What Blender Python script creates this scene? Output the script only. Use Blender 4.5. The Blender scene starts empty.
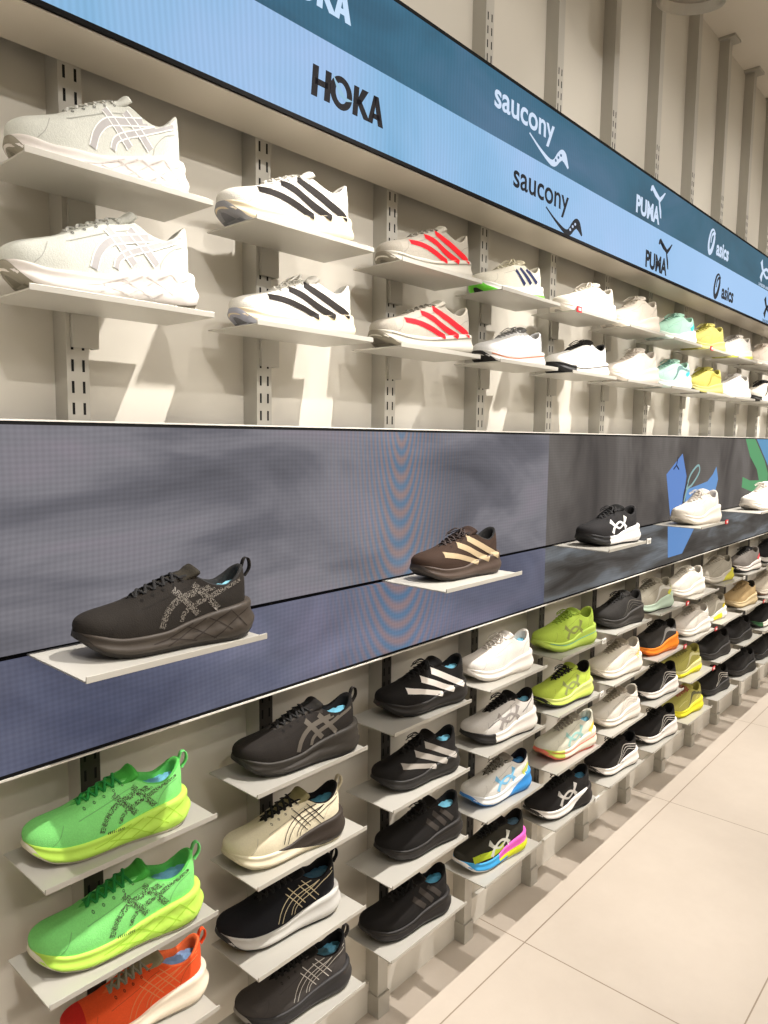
import bpy, math, random
from mathutils import Vector, Matrix
from mathutils.bvhtree import BVHTree
random.seed(7)
S = bpy.context.scene
COL = S.collection
PI = math.pi

# ------------------------------------------------------------------ camera
CAM_Z = 1.5705
FPX = 733.6
pitch, yaw, roll = .1020, .7254, .0118
cd = bpy.data.cameras.new('camera'); cam = bpy.data.objects.new('camera', cd); COL.objects.link(cam)
cam.location = (0, 0, CAM_Z)
fwd = Vector((math.cos(pitch) * math.cos(yaw), math.cos(pitch) * math.sin(yaw), -math.sin(pitch)))
_r0 = Vector((math.sin(yaw), -math.cos(yaw), 0)); _u0 = _r0.cross(fwd)
_r = _r0 * math.cos(roll) + _u0 * math.sin(roll); _u = _u0 * math.cos(roll) - _r0 * math.sin(roll)
cam.rotation_euler = Matrix((( _r.x, _u.x, -fwd.x), (_r.y, _u.y, -fwd.y), (_r.z, _u.z, -fwd.z))).to_euler()
cd.sensor_fit = 'VERTICAL'; cd.sensor_height = 24.0; cd.lens = FPX / 1024 * 24.0
cd.clip_start = 0.05
S.camera = cam

# ------------------------------------------------------------------ light, world, exposure
vs = S.view_settings
vs.view_transform = 'Standard'; vs.look = 'None'; vs.exposure = 0.05; vs.gamma = 1.0; vs.use_curve_mapping = False
W = bpy.data.worlds.new('world'); S.world = W; W.use_nodes = True
W.node_tree.nodes['Background'].inputs[0].default_value = (0.75, 0.8, 0.9, 1)
W.node_tree.nodes['Background'].inputs[1].default_value = 0.3

CEIL = 3.45
SPOT_Z = 3.2
KEY_Y, KEY_X, KEY_W = 0.20, [0.2, 1.4, 2.6, 3.8, 5.0, 6.2, 7.4], 290.0       # near track: steep light on the lower shelves
HI_Y, HI_X, HI_W = -1.45, [-1.3, -0.1, 1.1, 2.3, 3.5, 4.7, 5.9], 104.0         # far track: shallower light on the upper shelves
PANEL_POS = [(x, y) for x in (0.0, 2.4, 4.8, 7.2) for y in (-0.65, -2.7)]  # panels added out of view as ambient fill light
PANEL_W = 20.0
WARM = (1.0, 0.945, 0.892)
def key_aim(x): return (x - 0.62, 1.05, 0.85)
def hi_aim(x): return (x + 0.62, 1.2, 2.12)

def light(name, kind, loc, aim, watts, **kw):
    l = bpy.data.lights.new(name, kind); l.energy = watts; l.color = WARM
    for k, v in kw.items(): setattr(l, k, v)
    o = bpy.data.objects.new(name, l); COL.objects.link(o); o.location = loc
    o.rotation_euler = (Vector(aim) - Vector(loc)).to_track_quat('-Z', 'Y').to_euler()
    return o
for x in KEY_X:
    light('track_spot_beam', 'SPOT', (x, KEY_Y, SPOT_Z), key_aim(x), KEY_W, spot_size=math.radians(52), spot_blend=0.8, shadow_soft_size=0.02)
for x in HI_X:
    light('track_spot_beam', 'SPOT', (x, HI_Y, SPOT_Z), hi_aim(x), HI_W, spot_size=math.radians(44), spot_blend=0.6, shadow_soft_size=0.02)
for x, y in PANEL_POS:
    light('added_fill_glow', 'AREA', (x, y, CEIL - .05), (x, y, 0), PANEL_W, shape='RECTANGLE', size=1.1, size_y=0.28)

# ------------------------------------------------------------------ materials
def lin(c):
    return tuple(((v / 255.0) / 12.92 if v / 255.0 <= 0.04045 else ((v / 255.0 + 0.055) / 1.055) ** 2.4) for v in c) + (1.0,)
MATS = {}
def pmat(key, rgb, rough=0.5, metal=0.0, bump=0.0, bscale=400.0, var=0.0, vscale=6.0, spec=0.5, coat=0.0, sheen=0.0, weave=0.0):
    k = (key, rgb, rough, metal, bump, bscale, var, weave)
    if k in MATS: return MATS[k]
    m = bpy.data.materials.new(key); m.use_nodes = True; nt = m.node_tree; N = nt.nodes; Lk = nt.links
    b = N['Principled BSDF']; b.inputs['Base Color'].default_value = lin(rgb)
    b.inputs['Roughness'].default_value = rough; b.inputs['Metallic'].default_value = metal
    b.inputs['Specular IOR Level'].default_value = spec
    b.inputs['Coat Weight'].default_value = coat
    tc = N.new('ShaderNodeTexCoord')
    if var > 0:
        n = N.new('ShaderNodeTexNoise'); n.inputs['Scale'].default_value = vscale; n.inputs['Detail'].default_value = 5
        Lk.new(tc.outputs['Object'], n.inputs['Vector'])
        mx = N.new('ShaderNodeMix'); mx.data_type = 'RGBA'
        c = lin(rgb)
        mx.inputs[6].default_value = tuple(v * (1 - var) for v in c[:3]) + (1,)
        mx.inputs[7].default_value = tuple(min(1, v * (1 + var)) for v in c[:3]) + (1,)
        Lk.new(n.outputs['Fac'], mx.inputs[0]); Lk.new(mx.outputs[2], b.inputs['Base Color'])
    if weave > 0:                                   # small knitted dots of a slightly different yarn
        v = N.new('ShaderNodeTexVoronoi'); v.inputs['Scale'].default_value = 330
        Lk.new(tc.outputs['Object'], v.inputs['Vector'])
        mx = N.new('ShaderNodeMix'); mx.data_type = 'RGBA'; c = lin(rgb)
        mx.inputs[6].default_value = tuple(x * (1 - weave) for x in c[:3]) + (1,)
        mx.inputs[7].default_value = tuple(min(1, x * (1 + weave * .6)) for x in c[:3]) + (1,)
        Lk.new(v.outputs['Distance'], mx.inputs[0]); Lk.new(mx.outputs[2], b.inputs['Base Color'])
    if bump > 0:
        n2 = N.new('ShaderNodeTexNoise'); n2.inputs['Scale'].default_value = bscale; n2.inputs['Detail'].default_value = 2
        Lk.new(tc.outputs['Object'], n2.inputs['Vector'])
        bp = N.new('ShaderNodeBump'); bp.inputs['Strength'].default_value = bump; bp.inputs['Distance'].default_value = 0.002
        Lk.new(n2.outputs['Fac'], bp.inputs['Height']); Lk.new(bp.outputs['Normal'], b.inputs['Normal'])
    MATS[k] = m; return m
def fabric(rgb): return pmat('knit_fabric', tuple(rgb), 0.85, bump=0.35, bscale=500, weave=0.07, spec=0.25)
def foam(rgb): return pmat('sole_foam', tuple(rgb), 0.55, bump=0.12, bscale=160, spec=0.35)
def rubber(rgb): return pmat('outsole_rubber', tuple(rgb), 0.6, bump=0.4, bscale=180)
def film(rgb): return pmat('printed_film', tuple(rgb), 0.75, spec=0.2)
def lace_m(rgb): return pmat('lace_cord', tuple(rgb), 0.8, bump=0.3, bscale=900)

# ------------------------------------------------------------------ mesh helpers
def mesh_obj(name, verts, faces, mats, parent=None, smooth=False, fm=None, loc=None):
    me = bpy.data.meshes.new(name); me.from_pydata([tuple(v) for v in verts], [], faces); 
    for m in (mats if isinstance(mats, (list, tuple)) else [mats]): me.materials.append(m)
    if fm is not None: me.polygons.foreach_set('material_index', fm)
    if smooth: me.polygons.foreach_set('use_smooth', [True] * len(me.polygons))
    me.update()
    o = bpy.data.objects.new(name, me); COL.objects.link(o)
    if parent: o.parent = parent
    if loc: o.location = loc
    return o
class MB:
    def __init__(s): s.v = []; s.f = []; s.m = []
    def box(s, x0, x1, y0, y1, z0, z1, m=0, bev=0.0):
        b = len(s.v)
        s.v += [(x, y, z) for x in (x0, x1) for y in (y0, y1) for z in (z0, z1)]
        for q in ((0, 1, 3, 2), (4, 6, 7, 5), (0, 4, 5, 1), (2, 3, 7, 6), (0, 2, 6, 4), (1, 5, 7, 3)):
            s.f.append(tuple(b + i for i in q)); s.m.append(m)
        return s
    def quad(s, pts, m=0):
        b = len(s.v); s.v += list(pts); s.f.append(tuple(range(b, b + len(pts)))); s.m.append(m); return s
    def extr(s, poly, y0, y1, m=0):                 # polygon in x,z extruded in y
        b = len(s.v); n = len(poly)
        s.v += [(x, y0, z) for x, z in poly] + [(x, y1, z) for x, z in poly]
        s.f.append(tuple(b + i for i in range(n))); s.m.append(m)
        s.f.append(tuple(b + n + i for i in reversed(range(n)))); s.m.append(m)
        for i in range(n):
            j = (i + 1) % n; s.f.append((b + j, b + i, b + n + i, b + n + j)); s.m.append(m)
        return s
    def prism_x(s, poly, x0, x1, m=0):              # polygon in y,z extruded in x
        b = len(s.v); n = len(poly)
        s.v += [(x0, y, z) for y, z in poly] + [(x1, y, z) for y, z in poly]
        s.f.append(tuple(b + i for i in reversed(range(n)))); s.m.append(m)
        s.f.append(tuple(b + n + i for i in range(n))); s.m.append(m)
        for i in range(n):
            j = (i + 1) % n; s.f.append((b + i, b + j, b + n + j, b + n + i)); s.m.append(m)
        return s
    def cyl(s, p0, p1, r0, r1, n=24, m=0, cap=True):
        p0 = Vector(p0); p1 = Vector(p1); d = (p1 - p0).normalized(); a = d.orthogonal().normalized(); c = d.cross(a)
        b = len(s.v)
        for p, r in ((p0, r0), (p1, r1)):
            for i in range(n):
                t = 2 * PI * i / n; s.v.append(tuple(p + a * r * math.cos(t) + c * r * math.sin(t)))
        for i in range(n):
            j = (i + 1) % n; s.f.append((b + i, b + j, b + n + j, b + n + i)); s.m.append(m)
        if cap:
            s.f.append(tuple(b + i for i in reversed(range(n)))); s.m.append(m)
            s.f.append(tuple(b + n + i for i in range(n))); s.m.append(m)
        return s
    def build(s, name, mats, parent=None, smooth=False, bevel=0.0):
        o = mesh_obj(name, s.v, s.f, mats, parent, smooth, s.m)
        if bevel:
            md = o.modifiers.new('bevel', 'BEVEL'); md.width = bevel; md.segments = 2; md.limit_method = 'ANGLE'
        return o
def tag(o, label=None, cat=None, group=None, kind=None):
    if label: o['label'] = label
    if cat: o['category'] = cat
    if group: o['group'] = group
    if kind: o['kind'] = kind
    return o
def empty(name, loc, label, cat, group=None, rz=0):
    o = bpy.data.objects.new(name, None); COL.objects.link(o); o.location = loc; o.rotation_euler = (0, 0, rz)
    o.empty_display_size = 0.05
    return tag(o, label, cat, group)
def copy_tree(o, parent=None):
    c = o.copy(); COL.objects.link(c)
    if parent: c.parent = parent
    for ch in list(o.children): copy_tree(ch, c)
    return c

# ------------------------------------------------------------------ layout (metres; wall display runs along x)
PITCH = 0.4003
CX = [0.596 + PITCH * k for k in range(17)]          # upright centres, column 1 is nearest the camera
SCR_Y = 1.10; UP_Y = 1.223; WALL_Y = 1.268
Z_MS0, Z_SEAM, Z_MS1 = 1.0632, 1.2416, 1.5869
Z_B0, Z_BM, Z_B1 = 2.1695, 2.3386, 2.5045
XA, XB = -1.2, 7.2

ORD = ['first', 'second', 'third', 'fourth', 'fifth', 'sixth', 'seventh', 'eighth', 'ninth', 'tenth', 'eleventh', 'twelfth', 'thirteenth', 'fourteenth', 'fifteenth', 'sixteenth', 'seventeenth']
# ------------------------------------------------------------------ the room
def floor_mat():
    m = bpy.data.materials.new('large_floor_tiles'); m.use_nodes = True; nt = m.node_tree; N = nt.nodes; L = nt.links
    b = N['Principled BSDF']; tc = N.new('ShaderNodeTexCoord')
    sep = N.new('ShaderNodeSeparateXYZ'); L.new(tc.outputs['Object'], sep.inputs[0])
    def line(sock, period, off, w):
        a = N.new('ShaderNodeMath'); a.operation = 'ADD'; a.inputs[1].default_value = -off + 100 * period; L.new(sock, a.inputs[0])
        q = N.new('ShaderNodeMath'); q.operation = 'MODULO'; q.inputs[1].default_value = period; L.new(a.outputs[0], q.inputs[0])
        c = N.new('ShaderNodeMath'); c.operation = 'LESS_THAN'; c.inputs[1].default_value = w; L.new(q.outputs[0], c.inputs[0])
        return c
    lx = line(sep.outputs[0], 1.215, 1.91, 0.004); ly = line(sep.outputs[1], 0.61, 1.083, 0.004)
    mxm = N.new('ShaderNodeMath'); mxm.operation = 'MAXIMUM'; L.new(lx.outputs[0], mxm.inputs[0]); L.new(ly.outputs[0], mxm.inputs[1])
    n = N.new('ShaderNodeTexNoise'); n.inputs['Scale'].default_value = 5; n.inputs['Detail'].default_value = 6; n.inputs['Roughness'].default_value = .7
    L.new(tc.outputs['Object'], n.inputs['Vector'])
    r = N.new('ShaderNodeMix'); r.data_type = 'RGBA'; r.inputs[6].default_value = lin((184, 173, 160)); r.inputs[7].default_value = lin((199, 189, 176))
    L.new(n.outputs['Fac'], r.inputs[0])
    g = N.new('ShaderNodeMix'); g.data_type = 'RGBA'; g.inputs[7].default_value = lin((140, 126, 110))
    L.new(mxm.outputs[0], g.inputs[0]); L.new(r.outputs[2], g.inputs[6]); L.new(g.outputs[2], b.inputs['Base Color'])
    b.inputs['Roughness'].default_value = 0.38; b.inputs['Specular IOR Level'].default_value = 0.4
    return m
M_wall = pmat('wall_paint', (205, 200, 188), 0.75, var=0.02, vscale=2)
M_ceil = pmat('ceiling_paint', (226, 220, 208), 0.85, var=0.02, vscale=1.5)
M_steel = pmat('painted_steel', (190, 187, 178), 0.42, bump=0.05, bscale=600, metal=0.25)
M_upr = pmat('upright_paint', (184, 181, 172), 0.45, bump=0.05, bscale=600, metal=0.25)
M_slot = pmat('slot_shadow_black', (8, 8, 8), 0.9)
M_lowface = pmat('dark_post_front', (66, 62, 56), 0.4, metal=0.3)
M_black = pmat('black_frame', (10, 10, 11), 0.8, spec=0.2)
M_trim = pmat('white_trim', (224, 220, 210), 0.45)
M_soff = pmat('soffit_panel', (206, 198, 184), 0.3, metal=0.15, var=0.02)

def struct(name, mb, mats, **k):
    return tag(mb.build(name, mats, **k), kind='structure')
struct('floor', MB().box(-3, 9, -4.5, WALL_Y + .1, -0.1, 0), floor_mat())
struct('ceiling', MB().box(-3, 9, -4.5, WALL_Y + .1, CEIL, CEIL + .1), M_ceil)
struct('wall_back', MB().box(-3, 9, WALL_Y, WALL_Y + .1, 0, CEIL), M_wall)
struct('wall_left', MB().box(-3.1, -3, -4.5, WALL_Y + .1, 0, CEIL), M_wall)
struct('wall_right', MB().box(9, 9.1, -4.5, WALL_Y + .1, 0, CEIL), M_wall)
struct('wall_front', MB().box(-3, 9, -4.6, -4.5, 0, CEIL), M_wall)
struct('baseboard_back', MB().box(-3, 9, WALL_Y - 0.012, WALL_Y, 0, 0.09), M_trim)

# added, unseen ceiling fill panels and spotlight track (above and behind the viewpoint)
M_glow = bpy.data.materials.new('fill_lamp_diffuser'); M_glow.use_nodes = True
_b = M_glow.node_tree.nodes['Principled BSDF']; _b.inputs['Emission Color'].default_value = (1, .93, .84, 1); _b.inputs['Emission Strength'].default_value = 2.0
for i, (x, y) in enumerate(PANEL_POS):
    e = empty('added_fill_lamp', (x, y, CEIL), 'added white fill lamp on the ceiling, %s from the left in the row %s the shoe wall' % (ORD[i // 2], ('nearer', 'farther from')[i % 2]), 'ceiling light', 'added fill lamps above the aisle')
    MB().box(-.58, .58, -.17, .17, -.03, 0).build('housing', M_trim, e, bevel=.004)
    MB().box(-.55, .55, -.14, .14, -.033, -.030).build('diffuser', M_glow, e)
for yy, nm in ((KEY_Y, 'nearer the shoe wall'), (HI_Y, 'farther from the shoe wall')):
    tr = MB().box(XA - .4, XB + .5, yy - .018, yy + .018, CEIL - .035, CEIL).build('lighting_track', M_trim)
    tag(tr, 'long white lighting track on the ceiling, the one ' + nm, 'lighting track')
def spot_head(name, loc, aim, r, label, group=None, top=None):
    d = (Vector(aim) - Vector(loc)).normalized(); p = Vector(loc)
    e = empty(name, loc, label, 'spotlight', group)
    MB().cyl(Vector((0, 0, 0)) - d * .15, Vector((0, 0, 0)) - d * .012, r * .86, r, 32, cap=True).build('lamp_body', M_trim, e, smooth=False, bevel=.003)
    m = MB()
    m.cyl(-d * .012, d * .02, r * 1.02, r * 1.02, 32, cap=False); m.cyl(d * .02, -d * .012, r * .9, r * .9, 32, cap=False)
    m.build('front_ring', M_trim, e)
    MB().cyl(-d * .011, -d * .0105, r * .9, r * .9, 32).build('reflector', pmat('reflector_grey', (170, 162, 148), .35, metal=.4), e)
    MB().cyl((0, 0, (top or CEIL - .036) - loc[2]), tuple(-d * .07), .008, .008, 12).build('stem', M_trim, e)
    return e
for yy, xs_, am, nm in ((KEY_Y, KEY_X, key_aim, 'nearer'), (HI_Y, HI_X, hi_aim, 'farther from')):
    for n_, x in enumerate(xs_):
        p = Vector((x, yy, SPOT_Z)); d = (Vector(am(x)) - p).normalized()
        spot_head('track_spotlight', tuple(p - d * .03), am(x), .045, '%s white spotlight from the left on the ceiling track %s the shoe wall' % (ORD[n_], nm), 'spotlights on the %s ceiling track' % nm)

# ------------------------------------------------------------------ uprights
def make_upright(z0, z1, foot, cap):
    mb = MB(); w = .0195
    mb.box(-w, w, UP_Y, WALL_Y, z0, z1)
    z = max(z0, .33) + .012
    while z < 2.73:
        for sx in (-.0095, .0095):
            mb.box(sx - .0022, sx + .0022, UP_Y - .0004, UP_Y + .001, z, z + .020, 1)
        z += .036
    mb.box(-w + .0012, w - .0012, UP_Y - .0003, UP_Y + .001, .335, 1.058, 2)  # darker plate on the lower part of the post front
    return mb
up_spec = None
for k, cx in enumerate(CX):
    lab = {0: 'slotted steel upright nearest the camera, left of all others', }.get(k, 'slotted grey steel upright fixed to the wall behind the shoe shelves')
    if k == 0:
        e0 = empty('wall_upright', (cx, 0, 0), 'nearest slotted grey steel upright, behind the largest white and green shoes', 'upright')
        make_upright(0.03, CEIL - .01, True, True).build('slotted_post', [M_upr, M_slot, M_lowface], e0)
        MB().box(-.0235, .0235, UP_Y - .006, WALL_Y, 0, .062).build('foot', M_upr, e0, bevel=.0015)
        MB().box(-.045, .045, UP_Y - .03, WALL_Y, CEIL - .012, CEIL).build('cap_plate', M_upr, e0, bevel=.001)
        e = e0
    else:
        e = copy_tree(e0); e.location.x = cx
        e['label'] = '%s slotted grey steel upright from the left, running up to the ceiling' % ORD[k]; e['group'] = 'slotted wall uprights'

# ------------------------------------------------------------------ LED screens
def nodes_screen(name, build):
    m = bpy.data.materials.new(name); m.use_nodes = True; nt = m.node_tree; N = nt.nodes; L = nt.links
    b = N['Principled BSDF']; b.inputs['Base Color'].default_value = (.006, .006, .007, 1); b.inputs['Roughness'].default_value = .6; b.inputs['Specular IOR Level'].default_value = .08
    tc = N.new('ShaderNodeTexCoord'); sep = N.new('ShaderNodeSeparateXYZ'); L.new(tc.outputs['Object'], sep.inputs[0])
    def math_(op, a, c=None, d=None, clamp=False):
        n = N.new('ShaderNodeMath'); n.operation = op; n.use_clamp = clamp
        for i, s in enumerate((a, c, d)):
            if s is None: continue
            if isinstance(s, (int, float)): n.inputs[i].default_value = s
            else: L.new(s, n.inputs[i])
        return n.outputs[0]
    def mix(f, a, c, mode='MIX'):
        n = N.new('ShaderNodeMix'); n.data_type = 'RGBA'; n.blend_type = mode
        for i, s in ((0, f), (6, a), (7, c)):
            if isinstance(s, (int, float)): n.inputs[i].default_value = s
            elif isinstance(s, tuple): n.inputs[i].default_value = s
            else: L.new(s, n.inputs[i])
        return n.outputs[2]
    def noise(scale, stretch=(1, 1, 1), detail=4, dist=0.0, rot=0.0, rough=.5):
        mp = N.new('ShaderNodeMapping'); mp.inputs['Scale'].default_value = stretch; mp.inputs['Rotation'].default_value = (0, rot, 0)
        L.new(tc.outputs['Object'], mp.inputs[0])
        n = N.new('ShaderNodeTexNoise'); n.inputs['Scale'].default_value = scale; n.inputs['Detail'].default_value = detail
        n.inputs['Distortion'].default_value = dist; n.inputs['Roughness'].default_value = rough
        L.new(mp.outputs[0], n.inputs['Vector']); return n.outputs['Fac']
    def ramp(f, stops):
        r = N.new('ShaderNodeValToRGB'); L.new(f, r.inputs[0]); el = r.color_ramp.elements
        while len(el) < len(stops): el.new(.5)
        for e, (p, c) in zip(el, stops): e.position = p; e.color = lin(c)
        return r.outputs[0]
    c = build(sep.outputs[0], sep.outputs[2], math_, mix, noise, ramp)
    L.new(c, b.inputs['Emission Color']); b.inputs['Emission Strength'].default_value = 1.0
    return m
def grid_lines(x, z, math_, mix, c, px=.0042, amt=.22):
    gx = math_('SINE', math_('MULTIPLY', x, 2 * PI / px)); gz = math_('SINE', math_('MULTIPLY', z, 2 * PI / px))
    g = math_('MULTIPLY_ADD', math_('ADD', gx, gz), amt * .25, 1 - amt * .5)
    n = mix(1.0, c, (1, 1, 1, 1), 'MULTIPLY')
    return g
def build_main(x, z, M, mix, noise, ramp):
    # left footage: slow grey, violet and blue drift
    a = noise(2.2, (1, 1, 2.4), 5, 0.6, .35)
    base = ramp(a, [(.28, (74, 74, 80)), (.45, (100, 99, 106)), (.55, (122, 120, 126)), (.72, (138, 128, 138))])
    low = ramp(noise(3.1, (1, 1, 1.8), 4, .8, -.5), [(.3, (56, 62, 88)), (.5, (82, 88, 114)), (.7, (108, 112, 140))])
    isl = M('LESS_THAN', z, Z_SEAM)
    left = mix(M('MULTIPLY', isl, .65), base, low)
    # scan interference that shows as nested colour arcs on this stretch of screen
    dx = M('SUBTRACT', x, 1.30); dz = M('SUBTRACT', z, 1.62)
    d = M('SQRT', M('ADD', M('MULTIPLY', M('MULTIPLY', dx, dx), 9.0), M('MULTIPLY', dz, dz)))
    w = M('SINE', M('MULTIPLY_ADD', d, 150.0, M('MULTIPLY', noise(3, (1, 1, 1), 2), 9.0)))
    w01 = M('MULTIPLY_ADD', w, .5, .5)
    arcs = mix(w01, lin((84, 132, 168)), lin((168, 136, 128)))
    win = M('POWER', 2.718, M('MULTIPLY', M('MULTIPLY', dx, dx), -45.0))
    left = mix(M('MULTIPLY', win, .5), left, arcs)
    fine = M('SINE', M('ADD', M('MULTIPLY', x, 2 * PI / .0100), M('MULTIPLY', noise(1.3, (1, 1, 1), 2), 60.0)))
    fine2 = M('SINE', M('ADD', M('MULTIPLY', z, 2 * PI / .0085), M('MULTIPLY', noise(1.1, (1, 1, 1), 2, 0, .3), 60.0)))
    f = M('MULTIPLY_ADD', M('ADD', fine, fine2), .045, 1.0)
    # right footage: darker brown-grey with soft stripes
    b2 = noise(1.6, (2.2, 1, .9), 5, .8)
    right = ramp(b2, [(.30, (58, 54, 52)), (.45, (86, 81, 77)), (.6, (106, 101, 97)), (.75, (128, 126, 128))])
    rl = ramp(noise(5.0, (.5, 1, 3.2), 5, .5), [(.34, (50, 47, 44)), (.5, (80, 79, 77)), (.64, (112, 117, 122)), (.8, (160, 168, 176))])
    right = mix(M('MULTIPLY', isl, .85), right, rl)
    isr = M('GREATER_THAN', x, 1.985)
    c = mix(isr, left, right)
    n = M('MULTIPLY', f, 1.0)
    return mix(1.0, c, mixgray(n, M), 'MULTIPLY')
def mixgray(n, M): return n
def build_band(x, z, M, mix, noise, ramp):
    up = ramp(noise(1.7, (1, 1, 2.5), 4, .7, .6), [(.3, (46, 82, 104)), (.5, (56, 104, 130)), (.7, (82, 116, 146))])
    lo = ramp(noise(2.3, (1, 1, .8), 4, .5), [(.3, (112, 166, 204)), (.5, (138, 182, 220)), (.7, (156, 188, 228))])
    # blue deepens into paler blue along the footage
    t = M('DIVIDE', M('SUBTRACT', x, 1.2), 2.2, None, True)
    lo = mix(t, lo, lin((164, 200, 240)))
    up = mix(M('MULTIPLY', t, .5), up, lin((62, 96, 110)))
    c = mix(M('GREATER_THAN', z, Z_BM), lo, up)
    fine = M('SINE', M('ADD', M('MULTIPLY', x, 2 * PI / .012), M('MULTIPLY', noise(1.5, (1, 1, 1), 2), 50.0)))
    f = M('MULTIPLY_ADD', fine, .045, 1.0)
    return mix(1.0, c, f, 'MULTIPLY')
M_main = nodes_screen('led_wall_footage', build_main)
M_band = nodes_screen('led_banner_footage', build_band)
def emis(key, rgb, k=1.0):
    kk = ('em', key, rgb)
    if kk in MATS: return MATS[kk]
    m = bpy.data.materials.new(key); m.use_nodes = True; b = m.node_tree.nodes['Principled BSDF']
    b.inputs['Base Color'].default_value = (.006, .006, .007, 1); b.inputs['Roughness'].default_value = .6; b.inputs['Specular IOR Level'].default_value = .08
    b.inputs['Emission Color'].default_value = lin(rgb); b.inputs['Emission Strength'].default_value = k
    MATS[kk] = m; return m

main = empty('led_screen', (0, 0, 0), 'long two-row LED video wall running across the middle of the shoe wall', 'screen')
mb = MB(); F = .005
mb.box(XA, XB, SCR_Y, UP_Y - .015, Z_SEAM + .005, Z_MS1 - F); mb.build('upper_panel', M_main, main)
mb = MB(); mb.box(XA, XB, SCR_Y, UP_Y - .015, Z_MS0 + F, Z_SEAM - .005); mb.build('lower_panel', M_main, main)
mb = MB(); mb.box(XA, XB, SCR_Y - .001, UP_Y - .014, Z_MS1 - F, Z_MS1); mb.box(XA, XB, SCR_Y - .001, UP_Y - .014, Z_MS0, Z_MS0 + F)
mb.box(XA, XB, SCR_Y + .012, UP_Y - .014, Z_SEAM - .006, Z_SEAM + .006); mb.build('frame', M_black, main)
mb = MB(); mb.box(XA, XB, SCR_Y - .004, UP_Y - .012, Z_MS0 - .0032, Z_MS0 - .0005); mb.box(XA, XB, SCR_Y - .002, UP_Y - .012, Z_MS1 + .0005, Z_MS1 + .003)
mb.build('edge_trim', M_trim, main)

band = empty('led_banner', (0, 0, 0), 'blue LED banner with sports shop lettering running along the top of the shoe wall', 'screen')
MB().box(XA, XB, SCR_Y, SCR_Y + .05, Z_B0 + .008, Z_B1 - .008).build('display_panel', M_band, band)
mb = MB(); mb.box(XA, XB, SCR_Y - .001, SCR_Y + .051, Z_B0, Z_B0 + .008); mb.box(XA, XB, SCR_Y - .001, SCR_Y + .051, Z_B1 - .008, Z_B1)
mb.build('frame', M_black, band)
MB().box(XA, XB, SCR_Y + .004, UP_Y - .0005, Z_B0 - .003, Z_B0 - .0004).build('underside_panel', M_soff, band)
MB().box(XA, XB, SCR_Y + .052, UP_Y - .0005, Z_B0, Z_B1 - .02).build('rear_housing', M_black, band)

# --- shapes shown on the screens (thin raised cells in front of the panel)
YS = SCR_Y
def screen_shape(name, polys, rgb, parent, y=YS, label=None, t=.0008):
    mb = MB()
    for p in polys: mb.extr(p, y - t, y + .0003)
    o = mb.build(name, emis('lit_' + name, rgb), parent)
    if label: o['label'] = label
    return o
def text_mesh(txt, rgb, x0, x1, zbase, h, parent, name, off=0.0, label=None, shear=0.0, y=YS):
    cu = bpy.data.curves.new(name, 'FONT'); cu.body = txt; cu.size = 1.0; cu.offset = off; cu.extrude = 0.0; cu.shear = shear
    cu.fill_mode = 'FRONT'
    to = bpy.data.objects.new(name, cu); COL.objects.link(to)
    dg = bpy.context.evaluated_depsgraph_get(); dg.update()
    me = bpy.data.meshes.new_from_object(to.evaluated_get(dg))
    bpy.data.objects.remove(to)
    xs = [v.co.x for v in me.vertices]; ys = [v.co.y for v in me.vertices]
    sx = (x1 - x0) / (max(xs) - min(xs)); asc = max(ys); mn = min(xs)
    base = 0.0
    sz = h / (asc - base)
    for v in me.vertices:
        v.co = Vector((x0 + (v.co.x - mn) * sx, y - .0010, zbase + (v.co.y - base) * sz))
    me.materials.clear(); me.materials.append(emis('lit_' + name, rgb)); me.update()
    o = bpy.data.objects.new(name, me); COL.objects.link(o); o.parent = parent
    if label: o['label'] = label
    return o
def ribbon2d(pts, ws):
    out = []
    n = len(pts); Lp = []; Rp = []
    for i in range(n):
        a = Vector(pts[max(0, i - 1)]); b = Vector(pts[min(n - 1, i + 1)]); d = (b - a).normalized(); nn = Vector((-d.y, d.x))
        w = ws[i] if isinstance(ws, (list, tuple)) else ws
        Lp.append(Vector(pts[i]) + nn * w / 2); Rp.append(Vector(pts[i]) - nn * w / 2)
    for i in range(n - 1): out.append([tuple(Lp[i]), tuple(Rp[i]), tuple(Rp[i + 1]), tuple(Lp[i + 1])])
    return out
def cr(pts, n=12):
    """Catmull-Rom through 2D/3D points"""
    P = [Vector(p) for p in pts]; P = [P[0] * 2 - P[1]] + P + [P[-1] * 2 - P[-2]]; out = []
    for i in range(1, len(P) - 2):
        for j in range(n):
            t = j / n
            out.append(0.5 * ((2 * P[i]) + (P[i + 1] - P[i - 1]) * t + (2 * P[i - 1] - 5 * P[i] + 4 * P[i + 1] - P[i + 2]) * t * t + (3 * P[i] - P[i - 1] - 3 * P[i + 1] + P[i + 2]) * t ** 3))
    out.append(P[-2]); return out
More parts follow.
